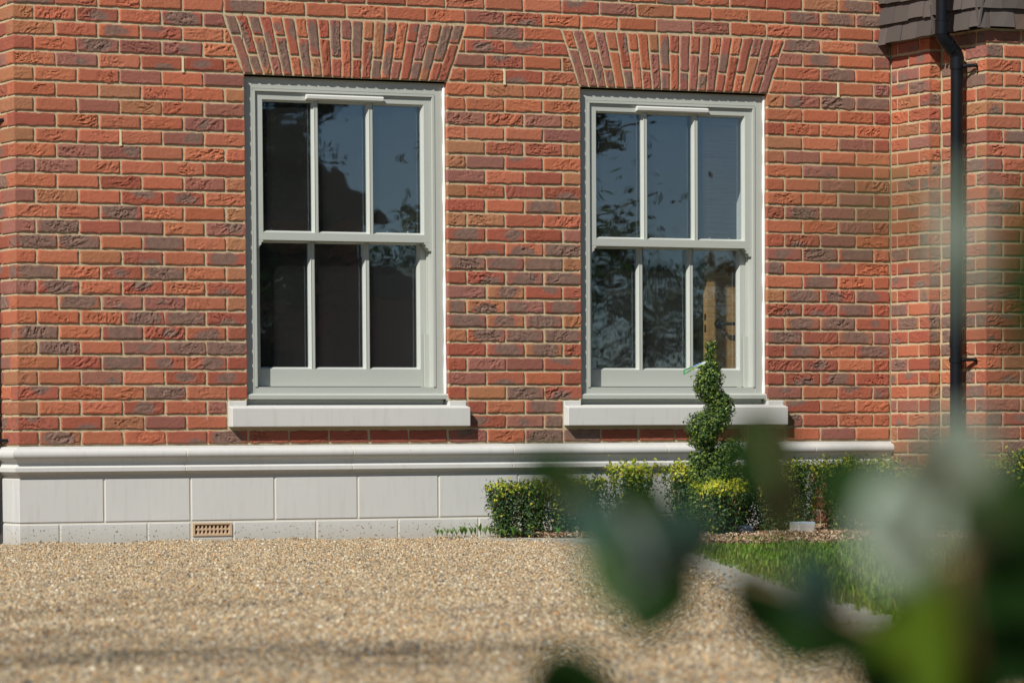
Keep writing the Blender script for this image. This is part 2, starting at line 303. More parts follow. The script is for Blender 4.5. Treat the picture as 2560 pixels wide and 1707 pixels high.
RIGHT = {28: 'OGOG', 27: 'KQOM', 26: 'OOGO', 25: 'OROM', 24: 'TMGG', 23: 'OOOR', 22: 'ROOO', 21: 'TOKR', 20: 'TKOO', 19: 'OMOO', 18: 'OOKO', 17: 'OOKR', 16: 'RGKK', 15: 'OOKR', 14: 'RPKO', 13: 'MGGO', 12: 'GOPO', 11: 'OGOO', 10: 'TGPP', 9: 'PPGR', 8: 'RGGP', 7: 'GRGM', 6: 'RGOG', 5: 'RPOR', 4: 'RPGR', 3: 'MOPM', 2: 'RPOO', 1: 'MROO'}
FULL = {0: 'RGOOPGRRRRRMOGGRRRRROKO', 29: 'GOOOOGOOOOOKPOOOKKOOROR', 30: 'GOOOROKORROOOOWKTOOOGGG'}
W1 = (1.2275, 2.3625); W2 = (3.14, 4.275); ZS, ZH = .225, 1.875; XE = 5.055; NR = 42; SK = .108
def code_at(k, i):
    if k in FULL and i < len(FULL[k]): return FULL[k][i]
    if i < 6 and k in LEFT: return LEFT[k][i]
    p0 = 11 if k % 2 == 0 else 10
    if k in PIER and p0 <= i < p0 + len(PIER[k]): return PIER[k][i - p0]
    if k in RIGHT and 19 <= i < 19 + len(RIGHT[k]): return RIGHT[k][i - 19]
    return rcode(k)
def row_cells(k):
    """list of (i, x0, x1)"""
    if k % 2 == 0: return [(0, 0, .1025)] + [(i, .1125 + .225 * (i - 1), .1125 + .225 * (i - 1) + .215) for i in range(1, 24)]
    return [(i, .225 * i, .225 * i + .215) for i in range(23)]
house = empty('brick_house', (0, 0, 0), 'red brick house wall with two sage sash windows on a pale stone plinth', 'house')
bw = Bricks(); FY = ((0, 0, H), (1, 0, 0), (0, -1, 0))
for k in range(NR):
    zb, zt = k * .075 + .010, k * .075 + .075; zm = (zb + zt) / 2
    for i, x0, x1 in row_cells(k):
        if x0 >= XE - .02: continue
        x1 = min(x1, XE - .008); segs = [[x0, x1, x0, x1, 0, 0]]          # bottom x0,x1, top x0,x1, exposed l/r
        if i == 0: segs[0][4] = .1025 if k % 2 else .215
        obs = []
        for a, b in (W1, W2):
            if 3 <= k < 25: obs.append((a, b, a, b, 1))
            if k in (1, 2): obs.append((a - .1125, b + .1125, a - .1125, b + .1125, 0))
            if 25 <= k < 29:
                t0, t1 = (zb - ZH) / .3, (zt - ZH) / .3; obs.append((a - SK * t0 - .007, b + SK * t0 + .007, a - SK * t1 - .007, b + SK * t1 + .007, 0))
        for (a0, b0, a1, b1, e) in obs:
            new = []
            for s_ in segs:
                p0, p1, r0, r1, el_, er_ = s_; mid = (p0 + p1) / 2
                if p1 <= min(a0, a1) + 1e-6 or p0 >= max(b0, b1) - 1e-6: new.append(s_); continue
                if p0 < a0 - .012: new.append([p0, a0, r0, a1, el_, .1025 if e else 0])
                if p1 > b0 + .012: new.append([b0, p1, b1, r1, .1025 if e else 0, er_])
            segs = new
        for p0, p1, r0, r1, e0, e1 in segs:
            if p1 - p0 < .02: continue
            # bricks that end exactly on an opening are open corners too
            if 3 <= k < 25:
                for a, b in (W1, W2):
                    if abs(p1 - a) < .004: e1 = .1025
                    if abs(p0 - b) < .004: e0 = .1025
            jj = rng.normal(0, .0012, 2)
            bw.add([(p0 + (0 if e0 else jj[0]), zb), (p1 + (0 if e1 else jj[1]), zb), (r1 + (0 if e1 else jj[1]), zt), (r0 + (0 if e0 else jj[0]), zt)], *FY, code_at(k, i), exp=(e0, e1))
# left return
for k in range(NR):
    zb, zt = k * .075 + .010, k * .075 + .075; y = .215 if k % 2 == 0 else .1025
    bw.add([(-y, zb), (0, zb), (0, zt), (-y, zt)], (0, 0, H), (0, -1, 0), (-1, 0, 0), code_at(k, 0), exp=(0, .01))
    y += .01
    while y < 1.3: bw.add([(-y - .215, zb), (-y, zb), (-y, zt), (-y - .215, zt)], (0, 0, H), (0, -1, 0), (-1, 0, 0), rcode(k)); y += .225
wall = bw.build('wall', house)
# flat arches
ARC = ['GPGPQPOGRGKGTTPOPKOGG', 'OKOMOPOOTGRKRKOPORMKO']; ARB = ['MGQKGOGTRRORPGQKRGQRR', 'MKMGOGOROMOMKGKRROTRK'.replace('MKMGOGOROMOMKGKRROTRK', 'MKMGOGORKMOMKGKRROTRK')]
for w_, (a, b) in enumerate((W1, W2)):
    ab = Bricks(); n = 21
    for c in range(n):
        def X(t, f): return (a - SK * t) + (b - a + 2 * SK * t) * f
        sp = .34 if c % 2 == 0 else .655
        g = .0048
        for (t0, t1, cd_) in ((.012, 1 - sp - .016, ARB[w_][c]), (1 - sp + .016, .985, ARC[w_][c])):
            f0, f1 = c / n, (c + 1) / n
            q = [(X(t0, f0) + g, ZH + .3 * t0), (X(t0, f1) - g, ZH + .3 * t0), (X(t1, f1) - g, ZH + .3 * t1), (X(t1, f0) + g, ZH + .3 * t1)]
            ab.add(q, *FY, cd_, dep=.09 if t0 < .1 else .014)
    ab.build('flat_arch', house)
# bay walls to the right: faces XB1 (facing left), short front, XB2 (facing left), front
BY1, BX2, BY2 = -.395, 5.130, -.845
bay = Bricks(); ZLO = -7
def ret_rows(org, ln, quoin_even, kmax=NR, kmin=ZLO, sd=(0, -1, 0), nd=(-1, 0, 0), expo=.01, start=0):
    for k in range(kmin, kmax):
        zb, zt = k * .075 + .010, k * .075 + .075; q = .1025 if (k % 2 == 0) == quoin_even else .215
        cells = []; p = ln; first = 1
        while p > .03:
            a_ = max(0, p - q); cells.append((a_, p, first)); first = 0; p = a_ - .01; q = .215
        for a_, p_, fi in cells: 
            if p_ - a_ < .02: continue
            bay.add([(a_ + .002, zb), (p_, zb), (p_, zt), (a_ + .002, zt)], org, sd, nd, rcode(k), exp=(0, expo if fi else 0))
ret_rows((XE, 0, H), -BY1, True)
ret_rows((BX2, BY1, H), BY1 - BY2, True)
for k in range(ZLO, NR):
    zb, zt = k * .075 + .010, k * .075 + .075
    bay.add([(XE, zb), (BX2 - .003, zb), (BX2 - .003, zt), (XE, zt)], (0, BY1, H), (1, 0, 0), (0, -1, 0), rcode(k), exp=(.01, 0))
    x = BX2; L0 = .215 if k % 2 == 0 else .1025
    while x < 6.6:
        bay.add([(x, zb), (x + L0, zb), (x + L0, zt), (x, zt)], (0, BY2, H), (1, 0, 0), (0, -1, 0), rcode(k), exp=(.01 if x == BX2 else 0, 0)); x += L0 + .01; L0 = .215
# lower brickwork of the main wall right of the stone plinth
for k in range(ZLO, 0):
    zb, zt = k * .075 + .010, k * .075 + .075
    if k >= -2: continue
    for i, x0, x1 in row_cells(k % 2):
        if x1 < 4.56: continue
        bay.add([(max(x0, 4.56), zb), (min(x1, XE - .008), zb), (min(x1, XE - .008), zt), (max(x0, 4.56), zt)], *FY, rcode(1)) if min(x1, XE - .008) - max(x0, 4.56) > .02 else None
bayo = bay.build('bay_wall', house)
# mortar sheets (recessed) with real thickness
mo = MB(); yr = .0068; TOP = H + NR * .075; ZM = H + ZH
def sheet(x0, x1, z0, z1): mo.box(x0, x1, yr, .10, z0, z1)
sheet(.006, W1[0] - .1030, H + .002, TOP); 
for a, b in (W1, W2):
    sheet(a - .1030, a - .003, H + ZS, TOP); sheet(b + .003, b + .1030, H + ZS, TOP); sheet(a - .1030, b + .1030, H + .002, H + .0925); mo.box(a - .006, b + .006, yr, .10, ZM + .003, TOP)
for a, b in (W1, W2):
    for x0, x1 in ((a - .010, a - .002), (b + .002, b + .010)): mo.box(x0, x1, .0028, .0067, H + ZS, ZM)
sheet(W1[1] + .1030, W2[0] - .1030, H + .002, TOP); sheet(W2[1] + .1030, XE, H + .002, TOP); mo.box(4.555, XE, yr, .1, 0, H - .15)
mo.box(.0062, .10, .1, 1.5, H + .002, TOP)
mo.box(XE + .0062, XE + .2, BY1 + .006, .1, -.05, TOP); mo.box(XE + .2001, XE + .6, BY1 + .4, .1, -.05, TOP)
mo.box(BX2 + .0062, BX2 + .2, BY2 + .0062, BY1 + .0055, -.05, TOP); mo.box(BX2 + .2001, 6.7, BY2 + .0062, BY2 + .2, -.05, TOP)
mo.build('mortar', M['mortar'], wall)
# structural core behind (inner leaf), with openings, keeps the sun out of the rooms
co = MB()
def core(x0, x1, z0, z1): co.box(x0, x1, .1005, .30, z0, z1)
core(.101, W1[0], 0, TOP); core(W1[1], W2[0], 0, TOP); core(W2[1], 6.6, 0, TOP)
for a, b in (W1, W2): core(a, b, 0, H + ZS - .02); core(a, b, ZM + .003, TOP)
co.box(.1005, .3, .3005, 4.6, 0, TOP); co.box(.3005, 6.6, 4.4, 4.6, 0, TOP); co.box(6.4, 6.6, .3005, 4.3995, 0, TOP); co.box(.3005, 6.3995, .3005, 4.3995, TOP - .4, TOP - .2); co.box(.3005, 6.3995, .3005, 4.3995, .15, .25)
co.box(2.68, 2.80, .3005, 4.3995, .2505, TOP - .4005)
co.build('inner_wall', M['plaster'], house)
# ------------------------------------------------------------------ plinth
pl = MB(); plm = MB()
plm.box(.005, .924, .0035, .1, 0, H - .012); plm.box(1.133, 4.55, .0035, .1, 0, H - .012); plm.box(.924, 1.133, .0035, .1, H - .394, H - .012); plm.box(.924, 1.133, .0035, .1, 0, H - .455); plm.box(.005, .1, .1005, 1.5, 0, H - .012)
def blk(x0, x1, z0, z1): pl.box(x0, x1, -.0005, .09, z0, z1)
XJ = [0, .449, .913, 1.374, 1.839, 2.30, 2.762, 3.224, 3.686, 4.148, 4.55]; g = .005
for i in range(len(XJ) - 1): blk(XJ[i] + (g if i else 0), XJ[i + 1] - g, H - .378, H - .160)
XL = [0, .212, .68, .912, 1.143, 1.604, 2.067, 2.53, 2.992, 3.455, 3.917, 4.38, 4.55]
for i in range(len(XL) - 1):
    if i == 3: blk(XL[i] + g, XL[i + 1] - g, -.1, H - .466)
    else: blk(XL[i] + (g if i else 0), XL[i + 1] - g, -.1, H - .389)
for z0, z1 in ((H - .378, H - .160), (-.1, H - .389)): pl.box(-.0005, .09, .0905, 1.5, z0, z1)
plinth = pl.build('stone_plinth', M['stone_low'], house, bevel=.003)
plm.build('mortar', M['smortar'], plinth)
# moulding: profile (projection, z from plinth top), mitred round the left corner
prof = [(0, 0), (.010, -.004), (.012, -.011)]
for a_ in range(0, 11): t = math.pi / 2 - math.pi * a_ / 10; prof.append((.016 + .027 * math.cos(t), -.039 + .027 * math.sin(t)))
prof += [(.014, -.068), (.010, -.074), (.007, -.083), (.008, -.092), (.012, -.100), (.020, -.105), (.026, -.106), (.026, -.125), (.020, -.126), (.012, -.131), (.004, -.138), (0, -.145), (-.06, -.145), (-.06, 0)]
def mould(path_fn, n0, n1):
    mb = MB(); n = len(prof); mb.add([path_fn(n0, p) for p in prof] + [path_fn(n1, p) for p in prof], [tuple(range(n)), tuple(range(2 * n - 1, n - 1, -1))] + [(i, i + n, (i + 1) % n + n, (i + 1) % n) for i in range(n)]); return mb
cuts = [0, .879, 1.801, 2.72, 3.64, 4.554, XE - .001]
def fpath(x, p): return ((-p[0] if x == 0 else x), -p[0], H + p[1])
for i in range(len(cuts) - 1):
    a_, b_ = cuts[i] + (.004 if i else 0), cuts[i + 1] - (.004 if i < 5 else 0)
    mould(fpath, a_, b_).build('plinth_moulding', M['stone'], house, auto=True)
def rpath(y, p): return (-p[0], (-p[0] if y == 0 else y), H + p[1])
mould(rpath, 0.0, 1.5).build('plinth_moulding', M['stone'], house, auto=True)
for x in cuts[1:-1]:
    n = len(prof); pp = [(max(p[0] - .0022, -.05) if p[0] > 0 else p[0], p[1]) for p in prof]; jm = MB()
    jm.add([(x - .0042, -p[0], H + p[1]) for p in pp] + [(x + .0042, -p[0], H + p[1]) for p in pp], [(i, i + n, (i + 1) % n + n, (i + 1) % n) for i in range(n)])
    jm.build('moulding_joint', M['smortar'], house)
# air brick
ab = MB(); ax0, ax1, az0, az1 = .922, 1.135, H - .457, H - .392
nx = 9; px_ = (ax1 - ax0 - .022) / nx; pz_ = (az1 - az0 - .014) / 2
ab.box(ax0, ax1, -.004, .05, az0, az0 + .007); ab.box(ax0, ax1, -.004, .05, az1 - .007, az1); ab.box(ax0, ax0 + .011, -.004, .05, az0 + .007, az1 - .007); ab.box(ax1 - .011, ax1, -.004, .05, az0 + .007, az1 - .007)
for i in range(nx + 1):
    x = ax0 + .011 + px_ * i; ab.box(x - (.0038 if i else 0), x + (.0038 if i < nx else 0), .001, .013, az0 + .007, az1 - .007)
for j in range(3):
    z = az0 + .007 + pz_ * j
    for i in range(nx):
        x = ax0 + .011 + px_ * i; ab.box(x + (.0038 if i else .0), x + px_ - .0038, .0015, .013, z - (.0036 if j else 0), z + (.0036 if j < 2 else 0))
for j in range(2):
    for i in range(nx):      # splayed sides of each hole
        cx_, cz_ = ax0 + .011 + px_ * (i + .5), az0 + .007 + pz_ * (j + .5); a_, b_, c_ = px_ / 2 - .0038, pz_ / 2 - .0036, .0058
        ab.add([(cx_ - a_, .0015, cz_ - b_), (cx_ + a_, .0015, cz_ - b_), (cx_ + a_, .0015, cz_ + b_), (cx_ - a_, .0015, cz_ + b_), (cx_ - c_, .012, cz_ - c_), (cx_ + c_, .012, cz_ - c_), (cx_ + c_, .012, cz_ + c_), (cx_ - c_, .012, cz_ + c_)], [(0, 1, 5, 4), (1, 2, 6, 5), (2, 3, 7, 6), (3, 0, 4, 7)])
airb = ab.build('air_brick', M['ventc'], house); MB().box(ax0 + .005, ax1 - .005, .0135, .06, az0 + .004, az1 - .004).build('cavity_shade', M['dark'], airb)  # black block behind the splays paints the darkness of the holes
for x, k in ((.895, 25), (.5575, 20), (2.695, 25), (4.720, 25)):
    v = MB().box(x - .0048, x + .0048, -.0035, .05, H + k * .075 + .004, H + k * .075 + .077); v.box(x - .0065, x + .0065, -.005, .0, H + k * .075 - .003, H + k * .075 + .004); v.build('weep_vent', M['weep'], house)
# ------------------------------------------------------------------ window sills (stone)
def sill(a, b):
    mb = MB(); s0, s1 = a - .1025, b + .1025; p = .047; zt, zb_ = H + .190, H + .093
    # sloped centre
    pts = [(-p, zb_), (-p, zt), (.012, H + .203), (.09, H + .207), (.09, zb_)]
    mb.prism(pts, s0, s1)
    for x0, x1 in ((s0, a - .002), (b + .002, s1)): mb.prism([(.0, zt + .008), (-.0008, H + .225), (.09, H + .225), (.09, zt + .008)], x0, x1)
    o = mb.build('window_sill', M['stone'], house, bevel=.004); return o
for a, b in (W1, W2): sill(a, b)
# ------------------------------------------------------------------ sash windows
RV = .034; WW = 1.135
def window(a, door=False):
    Z0 = H + ZH
    def bx(mb, x0, x1, y0, y1, d0, d1): mb.box(a + x0, a + x1, y0, y1, Z0 - d1, Z0 - d0)
    f = MB()
    # box frame: outer face, groove, inner bead
    for x0, x1 in ((.004, .056), (WW - .056, WW - .004)): bx(f, x0, x1, RV, .19, .013, 1.612)
    bx(f, .056, WW - .056, RV, .19, .013, .064)
    for x0, x1 in ((.0575, .071), (WW - .071, WW - .0575)): bx(f, x0, x1, RV - .003, .155, .0655, 1.578)
    bx(f, .0575, WW - .0575, RV - .0025, .155, .0655, .078)
    for x0, x1 in ((.056, .0575), (WW - .0575, WW - .056)): bx(f, x0, x1, RV + .008, .155, .0655, 1.578)
    bx(f, .056, WW - .056, RV + .008, .155, .064, .0655)
    bx(f, .071, .0735, RV + .001, .155, .078, 1.578); bx(f, WW - .0735, WW - .071, RV + .001, .155, .078, 1.578)
    bx(f, .071, .082, .0905, .0985, .078, 1.578); bx(f, WW - .082, WW - .071, .0905, .0985, .078, 1.578)      # parting bead
    bx(f, WW - .100, WW - .071, .082, .0900, 1.30, 1.578)      # sash stop / jamb liner block at the foot
    bx(f, .056, WW - .056, RV + .0015, .19, 1.5785, 1.612)
    n = len(f.v)
    f.prism([(RV - .012, Z0 - 1.612), (RV + .03, Z0 - 1.6125), (RV + .03, Z0 - 1.643), (RV - .024, Z0 - 1.640), (RV - .026, Z0 - 1.620)], a + .003, a + WW - .003)
    bx(f, .006, WW - .006, RV + .02, .19, 1.643, 1.668)
    win = f.build('window', M['frame'], house, bevel=.0016)
    # sashes
    def sash(y, d0, d1, top, bot, name, horns=False):
        s = MB(); x0, x1 = .074, WW - .074; st = .041; bv = .013; gx0, gx1 = x0 + st, x1 - st
        bx(s, x0, gx0, y, y + .045, d0, d1); bx(s, gx1, x1, y, y + .045, d0, d1)
        bx(s, gx0, gx1, y + .0003, y + .045, d0, d0 + top); bx(s, gx0, gx1, y + .0003, y + .045, d1 - bot, d1)
        bw_ = .020; wid = (gx1 - gx0 - 2 * bw_) / 3; panes = []
        for i in range(3):
            p0 = gx0 + i * (wid + bw_); p1 = p0 + wid; q0, q1 = d0 + top, d1 - bot
            if i < 2: bx(s, p1, p1 + bw_, y + .004, y + .030, q0, q1)
            yo = y + (.004 if 0 else .001); yi = y + .020; b = bv * .72
            O = [(p0, q0), (p1, q0), (p1, q1), (p0, q1)]; I = [(p0 + b, q0 + b), (p1 - b, q0 + b), (p1 - b, q1 - b), (p0 + b, q1 - b)]
            vs = [(a + x, yo + (.003 if 0 < i or j in (1, 2) else 0) * 0, Z0 - d) for j, (x, d) in enumerate(O)] + [(a + x, yi, Z0 - d) for x, d in I] + [(a + x, yi + .012, Z0 - d) for x, d in I]
            s.add(vs, [(0, 1, 5, 4), (1, 2, 6, 5), (2, 3, 7, 6), (3, 0, 4, 7), (4, 5, 9, 8), (5, 6, 10, 9), (6, 7, 11, 10), (7, 4, 8, 11)])
            panes.append((p0 + b, p1 - b, q0 + b, q1 - b, yi))
        if horns:
            for hx, sg in ((x0, 1), (x1, -1)):
                pr = [(0, 0), (st, 0), (st, -.004), (st - .004, -.010), (st - .012, -.013), (st - .010, -.020), (st - .015, -.027), (st - .024, -.031), (st - .023, -.036), (st - .030, -.044), (0, -.044)]
                pts = [(a + hx + sg * p, Z0 - d1 + q - .0003) for p, q in pr]
                if sg > 0: pts = pts[::-1]
                s.prism(pts, y, y + .045, 'y')
        o = s.build(name, M['frame'], win, bevel=.0012)
        for (p0, p1, q0, q1, yi) in panes:
            g_ = MB(); bx(g_, p0 - .004, p1 + .004, yi + .004, yi + .026, q0 - .004, q1 + .004); g_.build('pane', M['glass'], win)
        return o
    sash(RV + .010, .0785, .830, .040, .040, 'upper_sash', True)
    sash(RV + .067, .795, 1.5745, .036, .090, 'lower_sash')
    # trickle vent
    v = MB(); v.prism([(RV + .0095, Z0 - .0865), (RV - .010, Z0 - .0865), (RV - .017, Z0 - .092), (RV - .015, Z0 - .108), (RV + .0095, Z0 - .114)], a + .352, a + .783); v.build('trickle_vent', M['vent'], win, bevel=.0015)
    for x in (.19, .80):
        fm = MB(); fm.box(a + x, a + x + .042, .118, .135, Z0 - .794, Z0 - .784); fm.box(a + x + .006, a + x + .036, .120, .133, Z0 - .784, Z0 - .776); fm.ball((a + x + (.0 if x < .5 else .044), .125, Z0 - .772), .0065); fm.build('sash_fastener', M['chrome'], win, auto=True)
    fm = MB(); fm.ball((a + .962, .125, Z0 - .774), .0065); fm.box(a + .957, a + .967, .12, .13, Z0 - .794, Z0 - .780); fm.build('sash_stop', M['chrome'], win, auto=True)
    for side in (0, 1):
        sb = MB(); pts = []; rad = []
        for j in range(56): d = .012 + j * .0295; pts.append((a + (.0045 if side == 0 else WW - .0055), RV - .003, Z0 - d)); rad.append(.0050 + .0022 * float(vnoise(np.array([j * .6, side * 9, a])[None])[0]))
        sb.tube(pts, [r * (1. if side == 0 else 1.6) for r in rad], 8); sb.ball((a + WW * side, RV - .012, Z0 - 1.632), .012, sc=(.8, 1.1, 1.5))
        sb.build('sealant', M['seal'], win, smooth=True)
    # steel lintel edge
    lt = MB(); bx(lt, .001, WW - .001, RV - .008, .18, .0085, .0125); lt.build('lintel_plate', M['steel'], win)
    lt = MB(); bx(lt, .0005, WW - .0005, RV + .002, .18, -.0025, .0083); lt.build('lintel_gap_shade', M['dark'], win)  # near-black box stands in for the shade over the lintel plate
    # inner reveal linings
    rv = MB(); bx(rv, -.001, .012, .1905, .32, .0, 1.66); bx(rv, WW - .012, WW + .001, .1905, .32, .0, 1.66); bx(rv, .0125, WW - .0125, .1905, .34, 1.63, 1.66); bx(rv, .0125, WW - .0125, .1905, .32, 0, .012); rv.build('inner_reveal', M['white'], win)
    return win
window(W1[0]); window(W2[0])
# interior oak door in the right-hand room
dx, dy, dz = 4.235, .605, .26
dm = MB().box(dx, dx + .80, dy, dy + .044, dz, dz + 2.02); door = dm.build('door', M['wood'], house, bevel=.001)
hz = H + .655
hp = MB(); hp.tube([(dx + .072, dy - .0005, hz), (dx + .072, dy - .009, hz)], .027, 24); hp.tube([(dx + .072, dy - .009, hz), (dx + .072, dy - .045, hz)], .010, 12); hp.tube([(dx + .068, dy - .048, hz), (dx + .10, dy - .050, hz), (dx + .20, dy - .048, hz)], .0085, 12); hp.build('handle', M['black'], door, auto=True)
for q0, q1 in ((.02, .055), (-.045, -.005)): MB().box(dx - .002, dx + .002, dy + .012, dy + .030, hz + q0, hz + q1).build('latch_plate', M['black'], door)
# ------------------------------------------------------------------ hanging tiles
def tile_run(org, sd, nd, ln, z0, rows, nm, seed):
    mb = MB(); r_ = random.Random(seed); sd = Vector(sd); nd = Vector(nd); org = Vector(org); gau = .107; tw = .152
    for j in range(rows):
        off = (0 if j % 2 else tw / 2); x = -off
        while x < ln - .01:
            x0, x1 = max(x + .001, 0), min(x + tw - .001, ln); x += tw
            if x1 - x0 < .02: continue
            zb = z0 + j * gau + r_.uniform(-.006, .006); zt = zb + gau + .05; ob = .030 + r_.uniform(-.002, .006); ot = .004; th = .013
            q_ = r_.uniform(.82, 1.18); c = [v_ * q_ for v_ in ((.098, .080, .070) if r_.random() < .85 else (.12, .082, .062))]
            def P(s_, o_, z_): return tuple(org + sd * s_ + nd * o_ + Vector((0, 0, z_)))
            cv = .003
            xm = (x0 + x1) / 2
            vs = [P(x0, ob, zb), P(xm, ob + cv, zb + r_.uniform(-.002, .002)), P(x1, ob, zb), P(x1, ot, zt), P(x0, ot, zt), P(x0, ob - th, zb), P(xm, ob - th + cv, zb), P(x1, ob - th, zb), P(x1, ot - th, zt), P(x0, ot - th, zt)]
            mb.add(vs, [(0, 1, 3, 4), (1, 2, 3), (9, 8, 6, 5), (8, 7, 6), (0, 5, 6, 1), (1, 6, 7, 2), (2, 7, 8, 3), (0, 4, 9, 5)], c)
            n = len(vs)
            if r_.random() < .0:      # bare orange clay at a chipped edge
                for q in (2, 3, 7) if r_.random() < .5 else (0, 5): mb.c[-n + q] = (.34, .14, .07)
    return mb.build(nm, M['tile'], house)
TZ = H + 2.165; TN = 10; TX1, TY1, TX2, TY2 = 5.005, -.532, 5.083, -.855
tile_run((TX1, .0, TZ), (0, -1, 0), (-1, 0, 0), -TY1 + .0, TZ * 0, TN, 'hanging_tiles', 1)
tile_run((TX1 - .03, TY1 - .0, TZ), (1, 0, 0), (0, -1, 0), TX2 - TX1, 0, TN, 'hanging_tiles', 2)
tile_run((TX2, TY1 - .03, TZ), (0, -1, 0), (-1, 0, 0), TY1 - TY2, .02, TN, 'hanging_tiles', 3)
tile_run((TX2 - .03, TY2, TZ), (1, 0, 0), (0, -1, 0), 1.6, .02, TN, 'hanging_tiles', 4)
sf = MB(); zz = TZ + .02
sf.box(TX1 + .001, XE - .002, TY1 + .002, -.0005, zz, TZ + 1.0); sf.box(XE - .002, TX2 - .001, TY1 + .002, BY1 - .003, zz, TZ + 1.); sf.box(TX2 + .001, 6.68, TY2 + .002, BY2 - .002, zz, TZ + 1); sf.box(TX2 + .001, BX2 - .003, BY2 - .002, TY1 + .002, zz, TZ + 1)
sf.build('tile_batten', M['dark'], house)
# ------------------------------------------------------------------ downpipes
def pipe(pts_list, brk, parent, nm='downpipe'):
    p = MB()
    for pts, r in pts_list: p.tube(pts, r, 24)
    o = p.build(nm, M['black'], parent, auto=True)
    for (x, y, z, tx, ty) in brk:
        b = MB(); b.tube([(x, y, z - .014), (x, y, z + .014)], .039, 24)
        d = Vector((tx - x, ty - y, 0)); L = d.length; d.normalize(); a_ = Vector((-d.y, d.x, 0))
        for sgn in (1, -1):
            e = Vector((x, y, z)) + Vector((.0, -.0, 0)); 
        # ear running out sideways and stay back to the wall
        e0 = Vector((x, y, z)) + Vector((.02, -.036, 0)); e1 = Vector((x, y, z)) + Vector((.05, -.105, 0))
        b.tube([e0, e1], .0095, 8); b.ball(e1, .012, 8, 6); b.tube([e1, e1 + Vector((.02, .0, -.03)), e1 + Vector((.028, .05, -.075))], .005, 6)
        b.build('bracket', M['black'], o, auto=True)
    return o
PX, PY = 5.066, -.655; QX, QY = 4.972, -.655
def bend(p0, p1, r, n=8):
    return [p0.lerp(p1, i / n) for i in range(n + 1)]
zc = H + 2.20
dpts = [(QX, QY, TOP + .3), (QX, QY, zc - .03)]
arc1 = [(QX, QY, zc - .03), (QX + .004, QY, zc - .050), (QX + .018, QY, zc - .070), (QX + .04, QY, zc - .086), (PX - .04, QY, zc - .108), (PX - .015, QY, zc - .128), (PX - .003, QY, zc - .148), (PX, QY, zc - .165)]
pipe([(dpts, .034), ([(QX, QY, zc - .035), (QX, QY, zc + .035)], .0385), ([(QX, QY, zc + .033), (QX, QY, zc + .037)], .041), ([(QX, QY, zc - .038), (QX, QY, zc - .034)], .041), (arc1, .0375),
      ([arc1[3], tuple(Vector(arc1[3]) + Vector((.006, 0, -.0022)))], .041), ([arc1[4], tuple(Vector(arc1[4]) + Vector((.006, 0, -.0022)))], .041),
      ([(PX, PY, zc - .155), (PX, PY, zc - .215)], .0385), ([(PX, PY, zc - .19), (PX, PY, .05)], .034), ([(PX, PY, H + .50), (PX, PY, H + .56)], .0375)],
     [(PX, PY, zc - .205, 5.13, -.7), (PX, PY, H + .435, 5.13, -.7)], house)
pipe([([(-.045, .262, TOP), (-.045, .262, .05)], .034)], [(-.045, .262, H + 1.62, 0, .3), (-.045, .262, H + .03, 0, .3)], house, 'side_downpipe')
# ------------------------------------------------------------------ ground
KPX = [(1040, 1341), (1240, 1349), (1400, 1354), (1500, 1364), (1600, 1388), (1700, 1425), (1800, 1470), (1920, 1515), (2040, 1557), (2160, 1595), (2300, 1637), (2420, 1668), (2560, 1705)]
KP = [on_z(px, py, 0) for px, py in KPX]; KP[0].y = -.02; KP = [Vector((p.x, p.y, 0)) for p in KP]
dlt = KP[-1] - KP[-2]; KP.append(KP[-1] + dlt.normalized() * 3)
print('kerb', [(round(p.x, 2), round(p.y, 2)) for p in KP])
def smooth_path(P, n=6):
    out = []
    for i in range(len(P) - 1):
        p0, p1, p2, p3 = P[max(i - 1, 0)], P[i], P[i + 1], P[min(i + 2, len(P) - 1)]
        for k in range(n):
            t = k / n; out.append(.5 * ((2 * p1) + (p2 - p0) * t + (2 * p0 - 5 * p1 + 4 * p2 - p3) * t * t + (3 * p1 - p0 - 3 * p2 + p3) * t ** 3))
    return out + [P[-1]]
KS = smooth_path(KP, 6)
gm = MB(); gm.add([(-150, -150, -.012), (150, -150, -.012), (150, 150, -.012), (-150, 150, -.012)], [(0, 1, 2, 3)])
tag(gm.build('ground', mat_ground('gravel_bed', [(.20, .15, .10), (.38, .29, .19), (.55, .46, .34)], 60, 300, 1., .006)), kind='structure')
# gravel stones
kx = np.array([p.x for p in KS]); ky = np.array([p.y for p in KS])
def kerb_x(y):                      # x of the gravel/kerb edge for a given y (path runs towards -y)
    o_ = np.argsort(ky); return np.interp(y, ky[o_], kx[o_])
def in_view(x, y, mar=.35):
    d = np.stack([x - CAM.x, y - CAM.y], -1); z = d[:, 0] * FW.x + d[:, 1] * FW.y; r_ = d[:, 0] * RT.x + d[:, 1] * RT.y
    return (z > 7.9) & (np.abs(r_) < z * 1280 / FPX + mar), z
def gravel_pts(n):
    x = rng.uniform(-5.2, 3.2, n); y = rng.uniform(-12.5, 0.5, n); ok, z = in_view(x, y)
    ok &= (x < kerb_x(y) - .004 + .22 * rng.random(n) ** 14) & ((y < -.008) | (x < -.01))
    ok &= ~((y > -.0) & (x > 0)); return x[ok], y[ok], z[ok]
gx, gy, gz = gravel_pts(2000000)
keep = rng.random(len(gx)) < np.clip(1.0 - (gz - 12) * .02, .75, 1); gx, gy, gz = gx[keep], gy[keep], gz[keep]
n = len(gx); print('stones', n)
OV = np.array([(1, 0, 0), (-1, 0, 0), (0, 1, 0), (0, -1, 0), (0, 0, 1), (0, 0, -1)], float); OF = np.array([(0, 2, 4), (2, 1, 4), (1, 3, 4), (3, 0, 4), (2, 0, 5), (1, 2, 5), (3, 1, 5), (0, 3, 5)])
